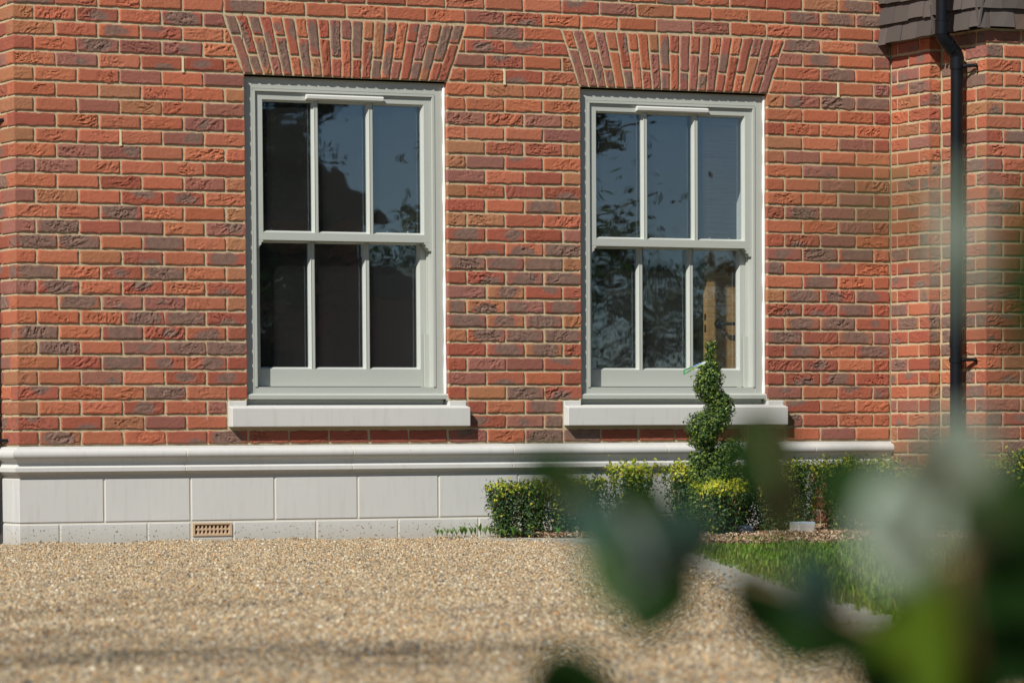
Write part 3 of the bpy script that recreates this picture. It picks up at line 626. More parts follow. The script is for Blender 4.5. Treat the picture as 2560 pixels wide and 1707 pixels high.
sz = rng.lognormal(math.log(.0041), .30, n); sz = np.clip(sz, .0022, .010)
asp = np.stack([rng.uniform(.8, 1.35, n), rng.uniform(.7, 1.1, n), rng.uniform(.55, .9, n)], -1)
V = OV[None] * asp[:, None] * sz[:, None, None]; V = V + rng.normal(0, .16, V.shape) * sz[:, None, None]
an = rng.uniform(0, 2 * math.pi, n); tl = rng.normal(0, .5, n); ca, sa, ct, stt = np.cos(an), np.sin(an), np.cos(tl), np.sin(tl)
x_, y_, z_ = V[..., 0], V[..., 1], V[..., 2]; y2 = y_ * ct[:, None] - z_ * stt[:, None]; z2 = y_ * stt[:, None] + z_ * ct[:, None]
V = np.stack([x_ * ca[:, None] - y2 * sa[:, None], x_ * sa[:, None] + y2 * ca[:, None], z2], -1)
def ground_z(x, y): return fbm(np.stack([x * .9, y * .9, np.zeros_like(x)], -1), 3) * .009 + fbm(np.stack([x * 7, y * 7, np.ones_like(x)], -1), 2) * .004 + (.010 + .010 * vnoise(np.stack([x * 6, x * 0, x * 0], -1))) * np.exp(np.minimum(y, 0) / .10) * (x > 0)
C_ = np.stack([gx, gy, ground_z(gx, gy) - .004 + rng.uniform(-.002, .004, n) + sz * .35 + .010 * (gx > kerb_x(gy) - .004)], -1); V = (V + C_[:, None]).reshape(-1, 3)
pal = np.array([(.62, .48, .31), (.55, .36, .18), (.72, .62, .47), (.42, .30, .19), (.28, .22, .17), (.80, .74, .64), (.13, .13, .15), (.50, .42, .32), (.62, .33, .14), (.34, .32, .30)])
pi = rng.choice(len(pal), n, p=[.2, .14, .16, .12, .08, .08, .04, .1, .04, .04]); gc = pal[pi] * rng.uniform(.42, .98, (n, 1)) * np.array([1.03, .985, .84])
F = (OF[None] + (np.arange(n) * 6)[:, None, None]).reshape(-1, 3)
tag(np_mesh('gravel', V, F, M['stones'], None, np.repeat(gc, 6, 0), True), 'golden brown pea gravel covering the drive', 'gravel', kind='stuff')
# soil and lawn
def ground_poly(name, pts, z, mat, lab=None, cat=None, kind='structure'):
    mb = MB(); mb.add([(p[0], p[1], z) for p in pts], [tuple(range(len(pts)))]); o = mb.build(name, mat); tag(o, lab, cat, kind=kind); return o
def offs(d):        # kerb path offset to its right (lawn) side
    out = []
    for i, p in enumerate(KS):
        t = (KS[min(i + 1, len(KS) - 1)] - KS[max(i - 1, 0)]).normalized(); nrm = Vector((-t.y, t.x, 0)); 
        if nrm.x < 0: nrm = -nrm
        out.append(p + nrm * d)
    return out
KO = offs(.27)
bedm = mat_ground('bed_soil', [(.05, .035, .022), (.10, .07, .045), (.17, .12, .08)], 40, 160, 1., .01)
ground_poly('garden_bed', [(p.x, p.y) for p in KO[:20]] + [(KO[19].x + 4, KO[19].y)] + [(7, -.0), (KO[0].x, 0)], .006, bedm)
lawnm = mat_ground('lawn_soil', [(.03, .045, .015), (.05, .08, .02), (.08, .11, .03)], 20, 120, 1., .01)
ground_poly('lawn_ground', [(p.x, p.y) for p in KO[18:]] + [(9, KO[-1].y - 2), (9, -2.3), (KO[18].x + 2.5, KO[18].y + .3)], .010, lawnm)
# kerb slabs
labs = ['grey stone edging strip running along under the plinth, nearest the wall', 'grey stone edging slab bending away in front of the first low hedge', 'grey stone edging slab behind the large blurred leaf', 'wide grey stone edging slab beside the lawn, mostly clear of leaves', 'grey stone edging slab touching the heart-shaped blurred leaf', 'grey stone edging slab between gravel and lawn, just right of the heart-shaped leaf', 'grey stone edging slab at the bottom right corner of the lawn', 'nearest grey stone edging slab at the lower right']
ids = [0, 9, 17, 25, 34, 44, 54, 64, len(KS) - 1]
for j in range(8):
    i0, i1 = ids[j], ids[j + 1]; A = [Vector(KS[i]) for i in range(i0, i1 + 1)]; B = [Vector(KO[i]) for i in range(i0, i1 + 1)]
    if j == 0: A = [a_ for a_ in A]; B = [Vector((b_.x, min(b_.y, -.01), 0)) for b_ in B]
    if j > 0: A[0] = A[0].lerp(A[1], .15); B[0] = B[0].lerp(B[1], .15)
    zt = .005 + .002 * (j % 3); nA = len(A); ring = A + B[::-1]
    vs = [(p.x, p.y, zt + .003 * math.sin(p.x * 9 + p.y * 5)) for p in ring] + [(p.x, p.y, -.05) for p in ring]; nn = len(ring)
    fs = [(i, i + 1, nn - 2 - i, nn - 1 - i) for i in range(nA - 1)] + [(i, i + nn, (i + 1) % nn + nn, (i + 1) % nn) for i in range(nn)]
    o = MB().add(vs, fs).build('edging_slab', M['slab'], None); tag(o, labs[j], 'stone slab', 'stone slabs edging the lawn')
# path slabs crossing towards the bed
for j, (q, lab) in enumerate((([(1560, 1318), (1745, 1308), (1752, 1322), (1560, 1333)], 'flat grey path slab left of the front yellow-tipped bush, furthest back'), ([(1540, 1335), (1752, 1325), (1762, 1343), (1540, 1352)], 'flat grey path slab in front of the furthest one, left of the front bush'), ([(2148, 1278), (2260, 1276), (2262, 1305), (2150, 1308)], 'small grey slab lying between the dark bushes on the right'))):
    P4 = [on_y(px, py, -.62 - .22 * j if j < 2 else -1.3) for px, py in q]; 
    ys = (-.75, -.75, -1.05, -1.05) if j == 0 else ((-1.08, -1.08, -1.5, -1.5) if j == 1 else (-.95, -.95, -1.5, -1.5))
    P4 = [on_y(px, 1320, y_) for (px, py), y_ in zip(q, ys)]
    vs = [(p.x, p.y, .030) for p in P4] + [(p.x, p.y, -.03) for p in P4]
    tag(MB().add(vs, [(3, 2, 1, 0), (0, 1, 5, 4), (1, 2, 6, 5), (2, 3, 7, 6), (3, 0, 4, 7)]).build('path_slab', M['slab'], bevel=.004), lab, 'stone slab', 'grey slabs by the hedges')
# bark mulch chips
def in_bed(x, y): return (y < -.03) & (x > kerb_x(y) + .26)
def scatter_quads(name, x, y, z, ln, wd, col, mat, tilt=.5, lab=None, cat=None):
    n = len(x); an = rng.uniform(0, 2 * math.pi, n); L = ln[:, None]; Wd = wd[:, None]; d = np.stack([np.cos(an), np.sin(an), rng.normal(0, tilt, n)], -1); e = np.stack([-np.sin(an), np.cos(an), rng.normal(0, tilt, n)], -1); c = np.stack([x, y, z], -1)
    V = np.stack([c - d * L - e * Wd * .6, c + d * L * .3 - e * Wd, c + d * L, c + d * L * .1 + e * Wd, c - d * L * .8 + e * Wd * .5], 1); up = np.array([0, 0, 1.]) * .004
    V = np.concatenate([V, V - up], 1).reshape(-1, 3); k = np.arange(n) * 10
    F = np.concatenate([np.stack([k, k + 1, k + 3, k + 4], -1), np.stack([k + 1, k + 2, k + 3, k + 3], -1)[:, [0, 1, 2, 2]]])
    Ft = np.concatenate([np.stack([k, k + 1, k + 3], -1), np.stack([k, k + 3, k + 4], -1), np.stack([k + 1, k + 2, k + 3], -1), np.stack([k, k + 5, k + 1], -1), np.stack([k + 1, k + 5, k + 6], -1), np.stack([k + 1, k + 6, k + 2], -1), np.stack([k + 2, k + 6, k + 7], -1)])
    return tag(np_mesh(name, V, Ft, mat, None, np.repeat(col, 10, 0), False), lab, cat, kind='stuff')
x = rng.uniform(1.8, 6.5, 60000); y = rng.uniform(-2.4, 0, 60000); ok = in_bed(x, y); x, y = x[ok], y[ok]; n = len(x)
cp = np.array([(.30, .20, .12), (.45, .33, .21), (.18, .11, .07), (.55, .44, .30), (.36, .17, .09)])[rng.integers(0, 5, n)] * rng.uniform(.7, 1.2, (n, 1))
scatter_quads('bark_mulch', x, y, .012 + rng.uniform(0, .022, n), rng.uniform(.004, .016, n), rng.uniform(.002, .006, n), cp, M['chips'], .5, 'dry brown bark and leaf litter under the hedges', 'mulch')
# grass blades
def blades(name, x, y, h, lab, cat):
    n = len(x); an = rng.uniform(0, 2 * math.pi, n); wd = np.where(rng.random(n) < .06, rng.uniform(.004, .008, n), rng.uniform(.0011, .0024, n)); ln = rng.uniform(.2, .9, n) * h; dx_ = np.cos(an); dy_ = np.sin(an)
    b = np.stack([x, y, np.full(n, .008)], -1); s_ = np.stack([-dy_, dx_, 0 * dx_], -1) * wd[:, None]; m1 = b + np.stack([dx_ * ln * .3, dy_ * ln * .3, h * .6], -1); t = b + np.stack([dx_ * ln, dy_ * ln, h * .95], -1)
    V = np.stack([b - s_, b + s_, m1 - s_ * .8, m1 + s_ * .8, t], 1).reshape(-1, 3); k = np.arange(n) * 5
    F = np.concatenate([np.stack([k, k + 1, k + 3], -1), np.stack([k, k + 3, k + 2], -1), np.stack([k + 2, k + 3, k + 4], -1)])
    c = np.array([(.12, .22, .025), (.20, .31, .034), (.08, .17, .02), (.34, .32, .10)])[rng.choice(4, n, p=[.4, .3, .22, .08])] * rng.uniform(.7, 1.3, (n, 1))
    return tag(np_mesh(name, V, F, M['grass'], None, np.repeat(c, 5, 0), True), lab, cat, kind='stuff')
x = rng.uniform(-2, 8, 460000); y = rng.uniform(-13, -1.35, 460000); ok, z = in_view(x, y, 1.3); ok &= (x > kerb_x(y) + .22) & (z > 8)
ok &= (y < -1.6 + .35 * vnoise(np.stack([x * 2, y * 0, y * 0], -1)))
clump = vnoise(np.stack([x * 5, y * 5, x * 0], -1)); ok &= rng.random(len(x)) < .55 + .6 * clump
x, y = x[ok], y[ok]; print('grass', len(x))
blades('lawn_grass', x, y, rng.uniform(.010, .036, len(x)) * (1 + .7 * vnoise(np.stack([x * 4, y * 4, x * 0 + 4], -1))), 'green lawn grass right of the stone edging', 'grass')
# ------------------------------------------------------------------ leafy plants
def leaf_cloud(cs, nrm, ln, wd, cols):
    """folded rhombic leaves; centre cs, facing nrm"""
    n = len(cs); nrm = nrm / np.maximum(1e-6, np.linalg.norm(nrm, axis=1, keepdims=True)); r_ = rng.normal(0, 1, (n, 3)); d = r_ - nrm * (r_ * nrm).sum(1, keepdims=True); d /= np.linalg.norm(d, axis=1, keepdims=True); e = np.cross(nrm, d); L = ln[:, None]; Wd = wd[:, None]
    V = np.stack([cs - d * L, cs - d * L * .15 + e * Wd + nrm * Wd * .35, cs + d * L * .45 + e * Wd * .8 + nrm * Wd * .3, cs + d * L, cs + d * L * .45 - e * Wd * .8 + nrm * Wd * .3, cs - d * L * .15 - e * Wd + nrm * Wd * .35], 1).reshape(-1, 3)
    k = np.arange(n) * 6; F = np.concatenate([np.stack([k, k + 1, k + 2, k + 3], -1), np.stack([k, k + 3, k + 4, k + 5], -1)])
    return V, F, np.repeat(cols, 6, 0)
def leaf_obj(name, parts, mat, parent):
    Vs, Fs, Cs = [], [], []; b = 0
    for V, F, c in parts: Vs.append(V); Fs.append(F + b); Cs.append(c); b += len(V)
    return np_mesh(name, np.concatenate(Vs), np.concatenate(Fs), mat, parent, np.concatenate(Cs), True)
DG = np.array([(.030, .065, .018), (.045, .092, .022), (.075, .13, .028), (.028, .07, .032)]); YG = np.array([(.50, .50, .045), (.40, .46, .04), (.62, .54, .05), (.26, .36, .04)])
def box_plant(px, Y, w_, h_, d_, yel, label, shape=1.12, n=3600, dark=1.):
    X = on_y(px, 1300, Y).x; root = empty('box_hedge_plant', (X, Y, 0), label, 'shrub', 'clipped box hedge plants in the bed')
    # leading twigs
    tw = MB(); shoots = []
    for i in range(26):
        fx, fy = rng.uniform(-.5, .5, 2); x1, y1 = fx * w_ * shape, fy * d_ * shape; zt = h_ * rng.uniform(.88, 1.04) * (1 if abs(fx) < .42 else .93); x0, y0 = fx * w_ * .4, fy * d_ * .4
        P = [(x0 + (x1 - x0) * t + rng.normal(0, .004), y0 + (y1 - y0) * t + rng.normal(0, .004), zt * t) for t in (0, .25, .5, .75, 1)]; shoots.append(P)
        tw.tube(P, [.0035, .003, .0026, .002, .001], 5)
    tw.build('stem', M['twig'], root)
    cs, nr, col, ln = [], [], [], []
    for i in range(n):
        if i % 3:
            P = shoots[rng.integers(0, 26)]; t = rng.uniform(.05, 1) ** .8 * 4; j = min(3, int(t)); f = t - j; p = np.array(P[j]) * (1 - f) + np.array(P[j + 1]) * f; o_ = rng.normal(0, .013, 3); p = p + o_
        else:
            fx, fy = rng.uniform(-.5, .5, 2); 
            if rng.random() < .7: (fx, fy) = (np.sign(fx) * .5, fy) if rng.random() < .4 else (fx, -.5 if rng.random() < .75 else .5)
            t = rng.uniform(.06, .98); wdt = (.66 + (shape - .66) * t ** .8); p = np.array([fx * w_ * wdt, fy * d_ * wdt, t * h_]) + rng.normal(0, .007, 3); o_ = np.array([fx, fy, .1])
        hh = p[2] / h_; cs.append(p); nr.append(np.array([o_[0], o_[1] - .002, abs(o_[2]) * .5]) / (np.linalg.norm(o_) + 1e-6) + rng.normal(0, .38, 3) + np.array([0, 0, .4]))
        y_p = yel * np.clip((hh - .70) * 4.2, 0, 1) + .05
        if rng.random() < y_p: col.append(YG[rng.integers(0, 4)] * rng.uniform(.7, 1.1)); ln.append(rng.uniform(.007, .012))
        else: col.append(DG[rng.integers(0, 4)] * rng.uniform(.7, 1.5) * dark); ln.append(rng.uniform(.006, .0105))
    ln = np.array(ln); leaf_obj('foliage', [leaf_cloud(np.array(cs), np.array(nr), ln, ln * .52, np.array(col))], M['box'], root)
    return root
HP = [(1262, -.33, .15, .29, .16, .45, 'box bush with a bare twig showing, leftmost of the low hedge'), (1335, -.36, .16, .305, .16, .35, 'box bush second from the left in the low hedge'), (1408, -.38, .16, .30, .16, .3, 'box bush third from the left in the low hedge, behind blurred leaf'), (1472, -.36, .16, .31, .16, .3, 'box bush at the right end of the low left hedge'),
      (1577, -.40, .215, .385, .2, 1.0, 'upright flaring yellow-tipped box bush standing alone between low hedge and spiral'), (1718, -.5, .20, .38, .22, .8, 'yellow-tipped box bush at the left foot of the spiral topiary'), (1762, -.55, .2, .37, .22, .6, 'box bush directly in front of the foot of the spiral topiary'), (1848, -.6, .22, .37, .22, .75, 'yellow-tipped box bush at the right foot of the spiral topiary'),
      (1803, -1.15, .215, .30, .2, 1.1, 'brightest yellow-topped box bush, nearest the lawn'), (1925, -.75, .16, .33, .2, .2, 'dark box bush behind the dark vertical blurred leaf'), (1995, -.8, .17, .40, .2, .4, 'box bush above the pale block right of the dark blurred leaf'), (2108, -.8, .22, .41, .22, .55, 'tall rounded box bush in front of the plinth end'), (2208, -.8, .16, .40, .2, .55, 'box bush at the corner of plinth and bay'),
      (2300, -1.2, .21, .34, .2, .3, 'box bush below the downpipe behind pale blurred leaves'), (2395, -1.25, .17, .35, .2, .2, 'box bush right of the downpipe foot'), (2475, -1.3, .18, .40, .2, .7, 'yellow-tipped box bush right of the downpipe, left of the frame-edge bush'), (2552, -1.6, .12, .45, .14, .35, 'tall thin dark box bush at the right edge')]
for a_ in HP: box_plant(a_[0], a_[1], a_[2], a_[3], a_[4], a_[5], a_[6], n=int(2400 + a_[2] * 8000))
# spiral topiary
TY = -.85; tX = on_y(1778, 1300, TY).x; top_ = empty('spiral_topiary', (tX, TY, 0), 'dark green box clipped into a spiral in front of the right window', 'topiary')
SP = [(0, 867, .032), (-1, 886, .030), (-5, 905, .030), (-3, 922, .044), (-2, 940, .060), (-13, 957, .062), (-9, 974, .055), (4, 988, .052), (18, 1002, .056), (24, 1020, .062), (14, 1040, .066), (-6, 1056, .068), (-22, 1072, .074), (-22, 1092, .064), (-8, 1104, .046), (50, 1120, .064), (30, 1134, .066), (4, 1148, .066), (-30, 1158, .066), (22, 1172, .09), (-10, 1195, .10), (10, 1225, .12), (-5, 1265, .12)]
parts = []; base_t = Vector((tX, TY, 0))
for dpx, py, r_ in SP:
    if 915 < py < 1100: r_ *= 1.10
    p = on_y(1778 + dpx, py, TY) - base_t; n = int(9000 * r_ ** 1.0 * (r_ / .07) ** 1.0 * 1.5); c0 = np.array(p); u_ = rng.normal(0, 1, (n, 3)); u_ /= np.linalg.norm(u_, axis=1, keepdims=True)
    rad = r_ * 1.07 * (1 + .30 * vnoise(u_ * 2.6 + py)) * rng.uniform(.68, 1.03, n); cs = c0 + u_ * rad[:, None] * np.array([1, .95, 1.0]); nr = u_ + rng.normal(0, .4, (n, 3)) + np.array([0, 0, .35])
    lt = rng.random(n) < .30; col = np.where(lt[:, None], np.array([(.19, .27, .045), (.25, .32, .05), (.15, .23, .04), (.30, .36, .06)])[rng.integers(0, 4, n)], np.array([(.055, .105, .025), (.08, .135, .03), (.042, .085, .025), (.065, .12, .04)])[rng.integers(0, 4, n)]) * rng.uniform(.7, 1.3, (n, 1)); ln = rng.uniform(.0055, .010, n)
    parts.append(leaf_cloud(cs, nr, ln, ln * .5, col))
leaf_obj('foliage', parts, M['box'], top_)
p1 = on_y(1781, 1108, TY) - base_t; MB().tube([(0.0, 0, 0), (.004, 0, .2), (p1.x, 0, p1.z), (p1.x - .01, 0, p1.z + .2), (0, 0, p1.z + .45)], [.014, .012, .009, .007, .004], 8).build('stem', M['twig'], top_, smooth=True)
# plant tag: a bright plastic strip held in the topiary
tg = MB(); q0 = on_y(1764, 905, TY - .05); q1 = on_y(1707, 931, TY - .07); N_ = 14
for i in range(N_):
    for r in range(4):
        def P(a_, b_): t = a_ / N_; c_ = q0.lerp(q1, t); wv = .006 * math.sin(t * 5); hw = .0055 + .0085 * t; return (c_.x, c_.y + wv, c_.z + (b_ / 4 - .5) * 2 * hw)
        cc = (.50, .78, .12)
        if r in (1, 2) and (9 <= i <= 12 or 4 <= i <= 6): cc = (.62, .68, .60)
        if i == 13 or (r in (0, 3) and i > 8): cc = (.10, .48, .14)
        if 2 <= i <= 7 and r >= 2: cc = (.06, .25, .75) if (i + r) % 2 else (.7, .8, .9)
        if i < 2: cc = (.75, .82, .80)
        vs = [P(i, r), P(i + 1, r), P(i + 1, r + 1), P(i, r + 1)]; tg.add(vs + [(v[0], v[1] + .0006, v[2]) for v in vs], [(0, 1, 2, 3), (7, 6, 5, 4), (0, 3, 7, 4), (1, 5, 6, 2)], cc)
tag(tg.build('plant_tag', mat_vcol('tag_plastic', .4, .5, .03)), 'green, yellow and blue plastic plant tag sticking out of the spiral topiary', 'plant tag')
# seedlings at the left end of the bed
def seedling(px, Y, h, s_, label):
    X = on_y(px, 1320, Y).x; mb = MB(); r_ = random.Random(s_)
    for j in range(r_.randint(4, 6)):
        an = r_.uniform(0, 6.28); L = h * r_.uniform(.8, 1.2); t = r_.uniform(.25, .7); W_ = .0055; d = Vector((math.cos(an), math.sin(an), 0)); e = Vector((-d.y, d.x, 0)); z0 = r_.uniform(0, .35) * h
        pts = [Vector((0, 0, z0)), d * (L * t * .4) + Vector((0, 0, z0 + L * .35)), d * (L * t * .8) + Vector((0, 0, z0 + L * .62)), d * (L * t * 1.25) + Vector((0, 0, z0 + L * .72))]
        ws = [.0015, W_, W_ * .8, .0003]; vs = []
        for p, w_ in zip(pts, ws): vs += [p - e * w_, p + Vector((0, 0, -.001)), p + e * w_]
        fs = [(3 * i, 3 * i + 1, 3 * i + 4, 3 * i + 3) for i in range(3)] + [(3 * i + 1, 3 * i + 2, 3 * i + 5, 3 * i + 4) for i in range(3)]
        c = [v * r_.uniform(.7, 1.3) for v in (.11, .22, .03)]; mb.add(vs, fs, c)
    mb.tube([(0, 0, 0), (0, 0, h * .6)], .0015, 5, (.16, .2, .06))
    o = mb.build('seedling', M['grass'], None, smooth=True); o.location = (X, Y, .018); tag(o, label, 'seedling', 'seedlings in the bed by the low hedge')
sd_ = [(1093, -.16, .040, 'small green seedling furthest left against the plinth'), (1106, -.14, .034, 'tiny seedling second from the left by the plinth'), (1117, -.18, .038, 'seedling third from the left by the plinth'), (1131, -.15, .030, 'low seedling left of the tall leafy clump'), (1142, -.2, .056, 'tall leafy seedling at the left of the main clump'), (1155, -.17, .05, 'bushy seedling in the middle of the left clump'), (1163, -.22, .044, 'seedling just right of the left clump'), (1178, -.16, .052, 'upright seedling halfway to the hedge'), (1189, -.22, .060, 'tallest seedling between clump and hedge'), (1201, -.18, .056, 'broad seedling two before the hedge'), (1214, -.25, .05, 'seedling next to the hedge end'), (1226, -.3, .05, 'seedling touching the left end of the hedge'), (1262, -.55, .045, 'seedling in front of the first box bush'), (1285, -.52, .045, 'seedling between the first two box bushes'), (1302, -.58, .04, 'seedling in the litter before the second box bush'), (1395, -.55, .04, 'seedling before the third box bush')]
for i, (px, Y, h, lab) in enumerate(sd_): seedling(px, Y, h, i, lab)
# pale blocks under the bushes
for px, Y, w_, h_, lab in ((1866, -1.05, .085, .055, 'pale concrete block lying right of the front yellow-topped bush'), (2018, -1.05, .10, .07, 'pale block with light blue top under the dark bushes')):
    X = on_y(px, 1310, Y).x; b = MB(); b.box(X - w_ / 2, X + w_ / 2, Y, Y + .1, .01, h_); o = b.build('pale_block', M['block'], bevel=.006); tag(o, lab, 'block', 'pale blocks in the bed')
    MB().box(X - w_ / 2 + .002, X + w_ / 2 - .002, Y + .002, Y + .098, h_ + .0005, h_ + .010).build('top_face', mat_plain('pale_top', (.55, .66, .75), .5), o)
# dead leaves
def dead_leaf(px, Y, L, ang, tilt, label):
    X = on_y(px, 1310, Y).x; mb = MB(); vs = []; n = 7
    for i in range(n):
        t = i / (n - 1); w_ = L * .22 * math.sin(math.pi * min(1, t * .97 + .02)) ** .8; z = L * (tilt * t + .15 * math.sin(t * 3)); 
        for q in (-1, 0, 1): vs.append(((t - .5) * L * math.cos(ang) - q * w_ * math.sin(ang), (t - .5) * L * math.sin(ang) + q * w_ * math.cos(ang), z + abs(q) * w_ * .5))
    mb.add(vs, [(3 * i + q, 3 * i + q + 1, 3 * i + q + 4, 3 * i + q + 3) for i in range(n - 1) for q in (0, 1)], (.22, .10, .05))
    o = mb.build('dead_leaf', M['chips'], None, smooth=True); o.location = (X, Y, .03); sm = o.modifiers.new('thick', 'SOLIDIFY'); sm.thickness = .001; tag(o, label, 'dead leaf', 'fallen brown leaves by the bushes')
for a_ in ((1648, -.7, .11, .3, .45, 'curled brown leaf propped against the bush left of the spiral'), (1640, -.8, .12, -.5, .2, 'large dry brown leaf lying on the path slab edge'), (1660, -.85, .10, 1.2, .1, 'dark folded dead leaf in the pile left of the spiral'), (1625, -.75, .09, 2.2, .25, 'dead leaf leaning back in the pile between two bushes'), (1690, -.95, .055, .2, .1, 'small orange-brown leaf right of the dead leaf pile')): dead_leaf(*a_)
# twigs on the gravel
for (a0, a1, lab) in (((580, 1456), (622, 1457), 'thin dark twig lying on the gravel, left one'), ((672, 1456), (725, 1457), 'thin dark twig lying on the gravel, right one')):
    A = on_z(*a0, .008); B = on_z(*a1, .008); tag(MB().tube([A, A.lerp(B, .4) + Vector((0, 0, .003)), B], .0016, 6).build('twig', M['bark']), lab, 'twig', 'twigs on the gravel')
# ------------------------------------------------------------------ trees (seen in the window glass and by their shadow)
def tree(name, loc, h, cr, n, trunk_r, label, cat='tree', cone=False, col=(.035, .06, .02), lsz=.05, nb=14, base=.3, seed=1, group=None):
    r_ = np.random.default_rng(seed); root = empty(name, loc, label, cat, group); t = MB(); t.tube([(0, 0, -.1), (.03, .02, h * .3), (-.03, .03, h * .6), (0, 0, h * .93)], [trunk_r, trunk_r * .8, trunk_r * .5, trunk_r * .12], 10)
    tips = []
    for i in range(nb):
        z0 = h * (base + (.92 - base) * (i + .5) / nb); a_ = i * 2.4 + r_.uniform(-.4, .4); f = (1 - (z0 / h - base) / (1 - base)) if cone else math.sin(math.pi * min(.95, max(.12, (z0 / h - base) / (1 - base) * .9 + .1))); L = cr * max(.18, f) * r_.uniform(.8, 1.1)
        d = Vector((math.cos(a_), math.sin(a_), (.05 if cone else .45))); p0 = Vector((0, 0, z0)); p1 = p0 + d * L * .5 + Vector((0, 0, r_.uniform(-.05, .1) * L)); p2 = p0 + d * L
        t.tube([p0, p1, p2], [trunk_r * .3, trunk_r * .18, .006], 6); tips.append((p0, p1, p2, L))
        for _ in range(3): q = p0.lerp(p2, r_.uniform(.35, .9)); e = q + Vector(r_.normal(0, 1, 3)).normalized() * L * .35; t.tube([q, e], [trunk_r * .1, .004], 5); tips.append((q, q.lerp(e, .5), e, L * .4))
    t.build('trunk', M['bark'], root, smooth=True)
    k = r_.integers(0, len(tips), n); tt = r_.uniform(.15, 1.05, n); P = np.array([[list(a), list(c)] for a, b, c, L in tips]); LL = np.array([x[3] for x in tips]); c0 = P[k, 0] * (1 - tt)[:, None] + P[k, 1] * tt[:, None] + r_.normal(0, 1, (n, 3)) * (.13 * LL[k])[:, None]
    cl = np.array(col) * r_.uniform(.6, 1.7, (n, 1)); ln = r_.uniform(.6, 1.2, n) * lsz; leaf_obj('crown', [leaf_cloud(c0, r_.normal(0, 1, (n, 3)) + np.array([0, 0, .5]), ln, ln * .42, cl)], M['box'], root); return root
tree('garden_tree', (-17.6, -18.0, 0), 16, 4.2, 4200, .06, 'tall leafy garden tree out left of the drive, casting the soft shade on the gravel', seed=3, lsz=.05, nb=40, base=.62)
tree('laurel', (4.98, -4.2, 0), 3.1, 1.0, 2600, .022, 'open long-leaved laurel mirrored in the right window', 'shrub', lsz=.042, nb=12, base=.2, seed=5)
tree('conifer', (7.9, -17.5, 0), 11, 1.75, 60000, .14, 'tall dark conifer mirrored in the left window, left one', cone=True, col=(.018, .032, .014), lsz=.05, nb=46, base=.03, seed=6, group='conifers across the garden')
tree('conifer', (9.5, -22.0, 0), 11, 1.9, 60000, .14, 'tall dark conifer mirrored in the left window, right one', cone=True, col=(.018, .032, .014), lsz=.05, nb=46, base=.03, seed=8, group='conifers across the garden')
for j, (x, y, hh) in enumerate(((17.5, -31, 3.1), (20.5, -34, 3.6), (24.5, -36, 3.3), (22, -29, 2.6), (28, -38, 3.6))):
    tree('garden_shrub', (x, y, 0), hh, 2.1, 8500, .06, ['low dark shrub mirrored in the foot of the right window, first from the left', 'bushy tree mirrored behind the first dark shrub', 'broad bushy tree mirrored in the middle panes', 'low spreading shrub mirrored in the right-hand panes', 'furthest bushy tree of the mirrored row'][j], 'tree', col=(.06, .075, .04), lsz=.055, nb=26, base=.08, seed=20 + j, group='bushes beyond the garden')
# neighbouring house mirrored in the left window
nh = empty('neighbour_house', (13.6, -27, 0), 'dark brick house with chimney mirrored in the left window', 'house'); nbk = mat_plain('neighbour_brick', (.22, .10, .07), .9, .2, nz=.3, nscale=3); nrf = mat_plain('neighbour_roof', (.07, .055, .05), .9, .2, nz=.3, nscale=5)
MB().box(-5.5, .3, -9, 0, 0, 3.2).build('wall', nbk, nh); rf = MB().prism([(-5.8, 3.201), (.6, 3.201), (-2.6, 5.6)], -9.3, .3, 'y').build('roof', nrf, nh); MB().box(-1.9, -1.2, -2.2, -1.4, 4.0, 6.2).build('chimney', nbk, rf)
MB().box(.301, 1.5, -7, -.4, 0, 2.3).build('added_annexe_wall', nbk, nh); MB().prism([(.302, 2.301), (1.7, 2.301), (.302, 2.8)], -7.2, -.2, 'y').build('added_annexe_roof', nrf, nh)  # low annexe, out of view, added to darken the left window's lower reflection
for x in (-4.4, -2.2): wn = MB().box(x, x + 1.1, .001, .05, 1.0, 2.3).build('window', M['white'], nh); MB().box(x + .06, x + 1.04, .052, .07, 1.06, 2.24).build('pane', M['glass'], wn)
# ------------------------------------------------------------------ foreground shrub, out of focus
fs_root = empty('foreground_shrub', tuple(Vector((at(2450, 1700, 1.75).x, at(2450, 1700, 1.75).y, 0))), 'large glossy out-of-focus leaves of a shrub close to the camera at lower right', 'shrub')
FR = Vector(fs_root.location)
def big_leaf(c, tip, wfac, roll, col, curl=.12, seed=0):
    """c = leaf base, tip = leaf end (world)"""
    c = Vector(c); tip = Vector(tip); ax = tip - c; L = ax.length; ax.normalize(); e = ax.cross(FW).normalized(); nrm = e.cross(ax).normalized()
    q = Matrix.Rotation(roll, 3, ax); e = q @ e; nrm = q @ nrm; N = 12; vs = []; cl = []
    for i in range(N + 1):
        t = i / N; w_ = L * wfac * (math.sin(math.pi * t ** .72) ** .85 if 0 < t < 1 else 0) + .0004
        for j in range(5):
            u_ = (j - 2) / 2; p = c + ax * (L * t) + e * (w_ * u_) + nrm * (L * (curl * math.sin(t * 2.6)) + abs(u_) * w_ * .28); vs.append(tuple(p - FR)); cl.append([v * (1.25 if j == 2 else 1) for v in col])
    mb = MB(); mb.v = vs; mb.c = cl; mb.f = [(5 * i + j, 5 * i + j + 1, 5 * i + j + 6, 5 * i + j + 5) for i in range(N) for j in range(4)]
    o = mb.build('leaf', M['ivy_dull'] if col in (DK, YL) else M['ivy'], fs_root, smooth=True); sm = o.modifiers.new('thick', 'SOLIDIFY'); sm.thickness = .0004; return o  # matte copy for the shade-dark leaves and the yellow-green ones
DK = (.009, .024, .005); MG = (.045, .085, .02); PG = (.36, .41, .34); YL = (.055, .085, .007); BL = (.035, .07, .05)  # colour of DK holds leaf shade; PG, pale undersides plus painted sheen
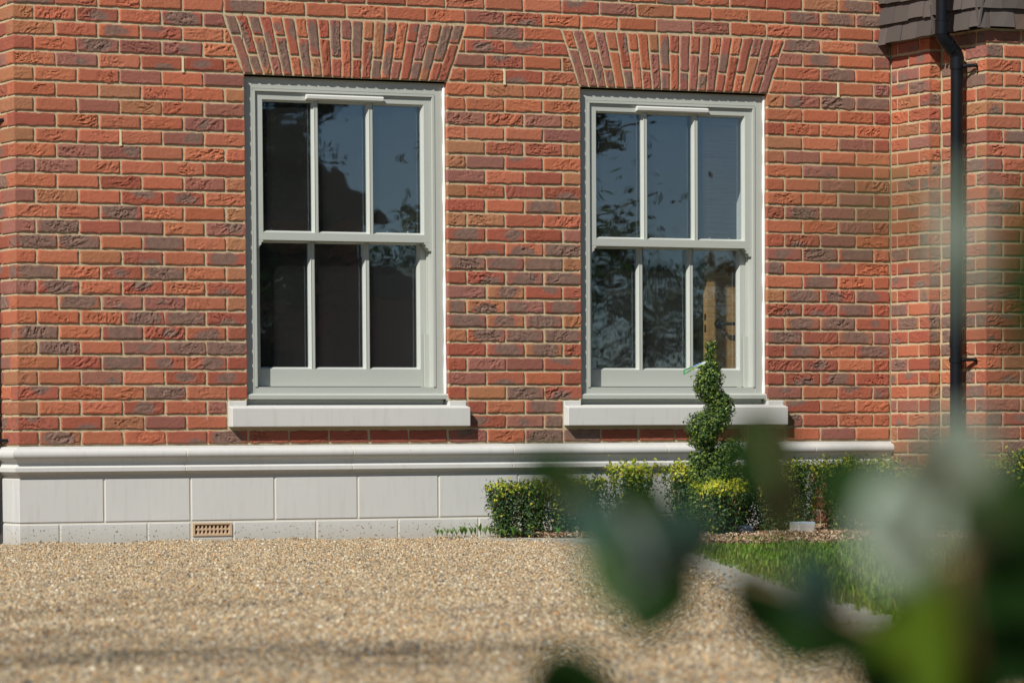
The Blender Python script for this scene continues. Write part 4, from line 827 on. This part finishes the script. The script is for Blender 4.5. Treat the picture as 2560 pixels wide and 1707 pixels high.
LV = [ # base px,py, tip px,py, depth, width factor, roll, colour
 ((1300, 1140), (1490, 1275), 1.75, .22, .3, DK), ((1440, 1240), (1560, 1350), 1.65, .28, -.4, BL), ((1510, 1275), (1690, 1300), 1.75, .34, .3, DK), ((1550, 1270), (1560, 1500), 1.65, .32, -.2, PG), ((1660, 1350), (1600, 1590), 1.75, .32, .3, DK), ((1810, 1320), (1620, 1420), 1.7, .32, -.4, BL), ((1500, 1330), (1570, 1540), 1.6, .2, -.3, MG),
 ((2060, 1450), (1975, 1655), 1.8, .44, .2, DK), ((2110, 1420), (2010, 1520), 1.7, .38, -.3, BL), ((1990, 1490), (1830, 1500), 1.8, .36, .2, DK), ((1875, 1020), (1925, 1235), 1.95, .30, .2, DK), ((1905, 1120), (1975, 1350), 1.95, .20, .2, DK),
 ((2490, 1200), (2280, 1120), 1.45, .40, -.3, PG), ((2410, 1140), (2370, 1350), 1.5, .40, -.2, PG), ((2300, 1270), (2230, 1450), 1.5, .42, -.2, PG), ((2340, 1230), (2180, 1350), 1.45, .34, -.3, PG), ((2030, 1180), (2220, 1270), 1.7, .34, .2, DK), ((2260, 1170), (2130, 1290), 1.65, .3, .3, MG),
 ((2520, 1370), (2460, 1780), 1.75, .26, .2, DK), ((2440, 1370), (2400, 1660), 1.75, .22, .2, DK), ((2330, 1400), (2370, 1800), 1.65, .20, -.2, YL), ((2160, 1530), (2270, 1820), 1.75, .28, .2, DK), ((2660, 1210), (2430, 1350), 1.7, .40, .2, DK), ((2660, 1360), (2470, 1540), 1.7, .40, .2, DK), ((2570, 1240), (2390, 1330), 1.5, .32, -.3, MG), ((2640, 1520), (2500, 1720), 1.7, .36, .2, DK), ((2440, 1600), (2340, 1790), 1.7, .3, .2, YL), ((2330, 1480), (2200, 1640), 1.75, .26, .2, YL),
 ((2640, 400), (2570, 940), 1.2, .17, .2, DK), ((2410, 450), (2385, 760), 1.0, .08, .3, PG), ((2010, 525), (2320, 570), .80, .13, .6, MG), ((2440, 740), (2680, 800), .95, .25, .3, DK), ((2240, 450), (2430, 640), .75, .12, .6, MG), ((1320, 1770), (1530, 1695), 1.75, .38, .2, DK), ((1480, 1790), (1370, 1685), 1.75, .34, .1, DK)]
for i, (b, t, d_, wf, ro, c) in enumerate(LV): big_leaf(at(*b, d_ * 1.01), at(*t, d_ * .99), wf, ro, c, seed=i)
br = MB()
def branch(pp, r0, r1): n = len(pp); br.tube([at(x, y, d) - FR for x, y, d in pp], [r0 + (r1 - r0) * i / (n - 1) for i in range(n)], 8)
g0 = Vector((0, 0, -.02)); b0 = at(2440, 1690, 1.72) - FR
br.tube([g0, g0.lerp(b0, .5) + Vector((.01, 0, 0)), b0], [.008, .006, .005], 8)
branch([(2440, 1690, 1.72), (2400, 1500, 1.68), (2420, 1350, 1.65), (2480, 1180, 1.62), (2540, 900, 1.5), (2600, 420, 1.3)], .004, .0015)
branch([(2420, 1400, 1.66), (2240, 1400, 1.7), (2140, 1450, 1.82), (1980, 1380, 1.8), (1905, 1050, 1.75)], .0012, .0007)
branch([(2180, 1560, 1.75), (2000, 1480, 1.8), (1750, 1400, 1.78), (1640, 1310, 1.75), (1400, 1220, 1.7)], .0012, .0007)
br.build('branch', M['twig'], fs_root, smooth=True)
